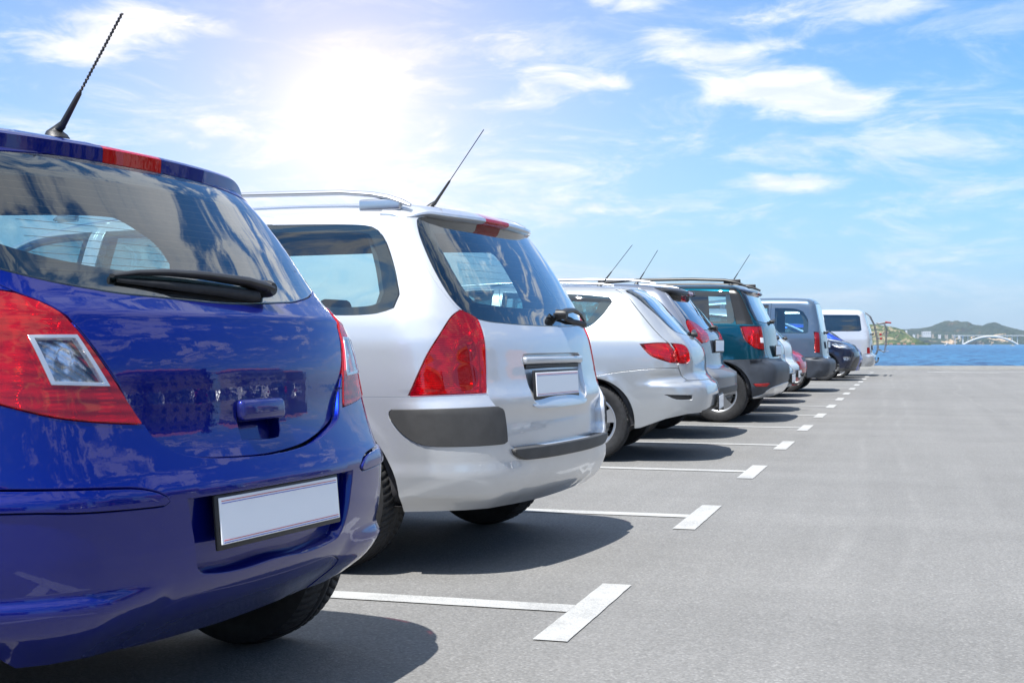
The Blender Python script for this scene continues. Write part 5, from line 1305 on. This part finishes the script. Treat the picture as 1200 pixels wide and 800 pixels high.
VK = dict(tail=[(.2, -.12), (.28, -.04), (.38, .04), (.55, .06), (.62, .03), (.66, -.06), (.8, -.08), (1.0, -.10), (1.2, -.13), (1.5, -.19), (1.72, -.25), (1.78, -.28), (1.95, -.36)],
    side=[(.15, .86), (.3, .89), (.6, .90), (1.0, .895), (1.15, .87), (1.4, .82), (1.65, .77), (1.8, .72), (1.95, .66)],
    roof=[(-4.25, .85), (-4.1, 1.0), (-3.75, 1.12), (-3.5, 1.20), (-3.35, 1.26), (-2.75, 1.66), (-2.5, 1.75), (-1.8, 1.81), (-1.1, 1.82), (-.6, 1.81), (-.3, 1.79), (-.1, 1.76)],
    nose=[(.15, -4.1), (.3, -4.18), (.6, -4.22), (.9, -4.18), (1.1, -4.0)], crown=.06, cp=3, W=.90, taper=.02, rc=[(.2, .2), (.9, .12), (1.7, .10)], xroof=-.27, xnose=-4.02, rt=.1, xk=-.8)
van = dict(name='parked_van', cat='van', label='blue grey compact van with tall roof and dark bumper', group=None, K=VK, pos=(-1.41, 26.3, R(-1)), paint=P_VAN, res=.07, axles=(-.75, -3.43, .315), arch=.36, track=.76, yo=.88, rim=.2, style='cover',
    zlow=[(0, .33), (.5, .30), (.9, .27), (1.4, .22), (5, .22), (6.5, .28)], glass=[(0, 1.12), (.5, 1.12), (.60, 1.15), (.62, 1.5), (.58, 1.68), (0, 1.70)], glassmat=GLASS_DK,
    tailgate=[(0, .64), (.62, .64), (.66, .7), (.68, 1.2), (.66, 1.72), (0, 1.76)], bumper=[(0, .1), (1.05, .1), (1.05, .66), (.8, .67), (0, .67)], bumper_mat=princ('dark unpainted bumper', (.03, .03, .03), .5),
    lamps=[dict(poly=[(.704, .74), (.69, 1.14), (.765, 1.15), (.773, .95), (.773, .755)], mat=REDDARK, bowl=BOWLR, off=.006)], inserts=[],
    windows=[[(-1.0, 1.11), (-.42, 1.112), (-.37, 1.14), (-.375, 1.366), (-.47, 1.53), (-.62, 1.585), (-1.0, 1.605)], [(-1.95, 1.14), (-1.12, 1.15), (-1.12, 1.665), (-1.95, 1.67)], [(-3.3, 1.12), (-2.05, 1.14), (-2.05, 1.67), (-2.6, 1.65), (-2.75, 1.58)]],
    doors=[[(-2.0, .27), (-1.16, .27), (-1.06, 1.7), (-2.0, 1.71)], [(-2.95, .27), (-2.01, .27), (-2.01, 1.71), (-2.6, 1.69), (-2.85, 1.6), (-3.38, 1.1)]],
    disp=[], front=front_std(.78, 1.0), **auto_front(VK), seatx=-1.3, seatz=1.2, plate=dict(c=(-.05, 0, .9), lines=False), plate_on='tailgate',
    extra=[wiper([(.0, 1.13, .03), (.2, 1.17, .05), (.45, 1.16, .04)], [(-.1, 1.14, .02), (.50, 1.14, .02)], .02)])
def towball(S, sh, root, tg, bo):
    MB().tube([(-.3, 0, .40), (.06, 0, .38), (.11, 0, .40), (.13, 0, .47)], .022, 10).box((-.1, 0, .36), (.1, .9, .06)).build('tow_bar', STEEL, root, True)
    MB().lathe([(.001, .028), (.02, .02), (.028, 0), (.02, -.02), (.001, -.028)], 16, 'z', (.13, 0, .50)).build('tow_ball', BLACK, root, True)
van['extra'].append(towball); small1['extra'].append(towball)
NK = scaled(SK)
navy = derive(suv, label='near black crossover parked nose out beside the white van', pos=(-5.42, 34.1, R(180)), paint=P_NAVY, bumper_mat=P_NAVY,
    front=[('headlight', [(.40, .78), (.80, .80), (1.02, .92), (.80, .96), (.5, .90)], CLEARLENS, 0, 'bowl'), ('grille', [(-.36, .72), (.36, .72), (.42, .90), (-.42, .90)], BLACK, 0, ''),
           ('lower_grille', [(-.62, .32), (.62, .32), (.60, .46), (.40, .60), (-.40, .60), (-.60, .46)], BLACK, 0, ''), ('fog_lamp', [(.66, .50), (.78, .50), (.80, .60), (.66, .60)], CLEARLENS, 0, 'bowl'), ('lower_panel', [(-.7, .1), (.9, .1), (.9, .32), (-.7, .30)], GREYP, 0, '')],
    extra=[spoiler(.64, 0, 0, [(-.06, .02), (.04, .012), (.14, -.02), (.145, -.045), (.12, -.06), (.0, -.062), (-.04, -.05)], .14, P_NAVY, 4)])
CK = scaled(HK, roof=[(-3.55, .72), (-3.45, .84), (-3.30, .92), (-3.12, .98), (-3.05, 1.03), (-2.45, 1.37), (-2.2, 1.43), (-1.6, 1.47), (-1.1, 1.46), (-.85, 1.44), (-.65, 1.41), (-.4, 1.34)], nose=[(.15, -3.45), (.3, -3.5), (.5, -3.55), (.7, -3.53), (.8, -3.45), (1., -3.3)], xnose=-3.45)
P_CITY = paint('bright blue paint', (.02, .06, .38), .4, .3)
city = derive(hatch, K=CK, label='blue small car parked nose out between the near black crossover and the white van', pos=(-4.70, 36.6, R(180)), paint=P_CITY, bumper_mat=P_CITY, axles=(-.75, -2.95, .29), arch=.33,
    windows=[[(-1.70, 1.03), (-1.15, 1.035), (-.985, 1.052), (-.87, 1.147), (-.795, 1.26), (-.825, 1.30), (-1.10, 1.325), (-1.70, 1.345)], [(-2.75, .99), (-1.78, 1.02), (-1.78, 1.365), (-2.2, 1.35), (-2.35, 1.30)]],
    doors=[[(-2.50, .27), (-1.70, .27), (-1.55, .5), (-1.62, .9), (-1.74, 1.39), (-2.18, 1.39), (-2.40, 1.32), (-2.85, .98), (-2.7, .7)]], disp=[], front=front_std(.60, .78),
    extra=[spoiler(.56, 0, 0, [(-.06, .012), (.0, .008), (.035, -.008), (.036, -.02), (.02, -.03), (-.03, -.03)], .0, P_CITY, 6)])
TK = dict(tail=[(.2, -.08), (.28, -.02), (.38, .06), (.56, .07), (.60, .02), (.64, -.03), (.9, -.04), (1.2, -.06), (1.5, -.14), (1.8, -.24), (1.86, -.27), (2., -.34)],
    side=[(.15, .86), (.3, .90), (.6, .92), (1.0, .92), (1.15, .90), (1.4, .86), (1.75, .80), (1.9, .76), (2., .70)],
    roof=[(-4.8, .95), (-4.7, 1.1), (-4.45, 1.16), (-4.2, 1.22), (-4.1, 1.28), (-3.4, 1.76), (-3.15, 1.85), (-2.2, 1.90), (-1.1, 1.91), (-.6, 1.90), (-.3, 1.885), (-.1, 1.86)],
    nose=[(.15, -4.7), (.3, -4.76), (.6, -4.8), (.9, -4.78), (1.1, -4.6)], crown=.05, cp=3, W=.92, taper=.02, rc=[(.2, .16), (.9, .09), (1.7, .10)], xroof=-.28, xnose=-4.62, rt=.11, xk=-.8)
WTINT = GLASS_DK
tvan = dict(name='parked_van', cat='van', label='white passenger van carrying a bicycle rack, last in the row before the sea', group=None, K=TK, pos=(-.92, 39.1, R(-1)), paint=P_PALE, res=.07, axles=(-.95, -3.85, .32), arch=.37, track=.78, yo=.90, rim=.2, style='cover',
    zlow=[(0, .30), (.5, .28), (.9, .27), (1.4, .24), (5, .22), (6.5, .28)], glass=[(0, 1.17), (.5, 1.17), (.62, 1.19), (.64, 1.5), (.60, 1.74), (0, 1.76)], glassmat=GLASS_DK, sidemat=GLASS_DK,
    tailgate=[(0, .62), (.64, .62), (.66, .7), (.69, 1.2), (.67, 1.78), (0, 1.82)], bumper=[(0, .1), (1.1, .1), (1.05, .62), (.8, .625), (0, .63)], bumper_mat=P_SILVER,
    lamps=[dict(poly=[(.665, .642), (.665, .81), (.735, .81), (.735, .642)], mat=REDLENS, bowl=BOWLR, off=.006)], inserts=[],
    windows=[[(-1.65, 1.26), (-.36, 1.262), (-.29, 1.30), (-.34, 1.68), (-.40, 1.725), (-1.65, 1.74)], [(-2.9, 1.19), (-1.78, 1.20), (-1.78, 1.77), (-2.9, 1.77)], [(-4.0, 1.17), (-3.02, 1.19), (-3.02, 1.77), (-3.3, 1.76), (-3.42, 1.70)]],
    doors=[[(-2.95, .27), (-1.72, .27), (-1.72, 1.81), (-2.95, 1.81)], [(-3.55, .27), (-2.96, .27), (-2.96, 1.81), (-3.25, 1.80), (-3.48, 1.74), (-4.1, 1.16), (-4.15, .75)]],
    disp=[], front=front_std(.74, .95), **auto_front(TK), seatx=-1.5, seatz=1.25, plate=dict(c=(-.02, 0, .80), lines=False), plate_on='tailgate',
    extra=[wiper([(.0, 1.18, .03), (.2, 1.22, .05), (.45, 1.21, .04)], [(-.1, 1.19, .02), (.50, 1.19, .02)], .02), towball])

CARS = [blue, wagon, hatch, suv, yeti, small1, small2, redcar, van, navy, city, tvan]
for c_ in CARS:
    t_ = time.time(); build_car(c_); print('car', c_['label'][:30], round(time.time() - t_, 1))

# ---- bicycle rack hung on the white van's tailgate
CLAMP = princ('red clamp', (.30, .02, .02), .4)
def bike_rack():
    r = thing('bicycle_rack', 'steel tube bicycle rack with red clamps, folded up against the tailgate of the white van', 'bicycle rack', (0, 0, 0))
    r.location = tvan['root'].location; r.rotation_euler = tvan['root'].rotation_euler
    for sy in (-.42, .42):
        MB().tube([(-.22, sy, 1.80), (-.10, sy, 1.70), (.02, sy, 1.45), (.10, sy, 1.05), (.12, sy, .75), (.06, sy, .60)], .013, 8).build('upright_tube', STEEL, r, True)
        MB().tube([(.10, sy, .78), (.30, sy, .66), (.34, sy, .9), (.36, sy, 1.35), (.30, sy, 1.48), (.08, sy, 1.50)], .012, 8).build('support_tube', STEEL, r, True)
    for z, x in ((1.48, .12), (1.05, .14), (.72, .20)): MB().tube([(x, -.62, z), (x, .62, z)], .011, 8).build('cross_tube', STEEL, r, True)
    for k, y in enumerate((-.5, -.2, .15, .45)):
        MB().tube([(.14, y, 1.48), (.34 + .03*k, y, 1.52)], .010, 8).build('holder_arm', STEEL, r, True)
        MB().box((.36 + .03*k, y, 1.52), (.05, .035, .045), bev=.012).build('red_clamp', CLAMP, r, True)
        MB().box((.20, y, 1.18 - .12*(k % 2)), (.045, .04, .06), bev=.012).build('red_clamp', CLAMP, r, True)
    for z, x in ((.70, .24), (.70, .38)): MB().tube([(x, -.7, z), (x, .7, z)], .02, 8, flat=(1.4, .6)).build('wheel_channel', ALLOY, r, True)
bike_rack()

# ---- the row of cars across the lane: out of the frame, mirrored in paint and glass
opp = [(hatch, 'silver hatchback'), (van, 'blue grey compact van'), (small2, 'white hatchback'), (yeti, 'teal crossover'), (suv, 'grey silver crossover'), (small1, 'blue silver hatchback')]
order = [1, 2, 0, 2, 5, 3, 2, 0, 4, 0, 2, 2, 3, 0]
words = ['first', 'second', 'third', 'fourth', 'fifth', 'sixth', 'seventh', 'eighth', 'ninth', 'tenth', 'eleventh', 'twelfth', 'thirteenth', 'fourteenth']
for i, k in enumerate(order):
    src, nm = opp[k]; c = copy_tree(src['root']); x0 = 14.6 + random.uniform(-.15, .15)
    c.location = (x0, -6 + i*2.75, 0); c.rotation_euler = (0, 0, PI + random.uniform(-.03, .03))
    c['label'] = nm + ' in the row across the lane, ' + words[i] + ' from the camera end'
    c['group'] = 'cars parked across the lane'
print('script', round(time.time() - T00, 1))
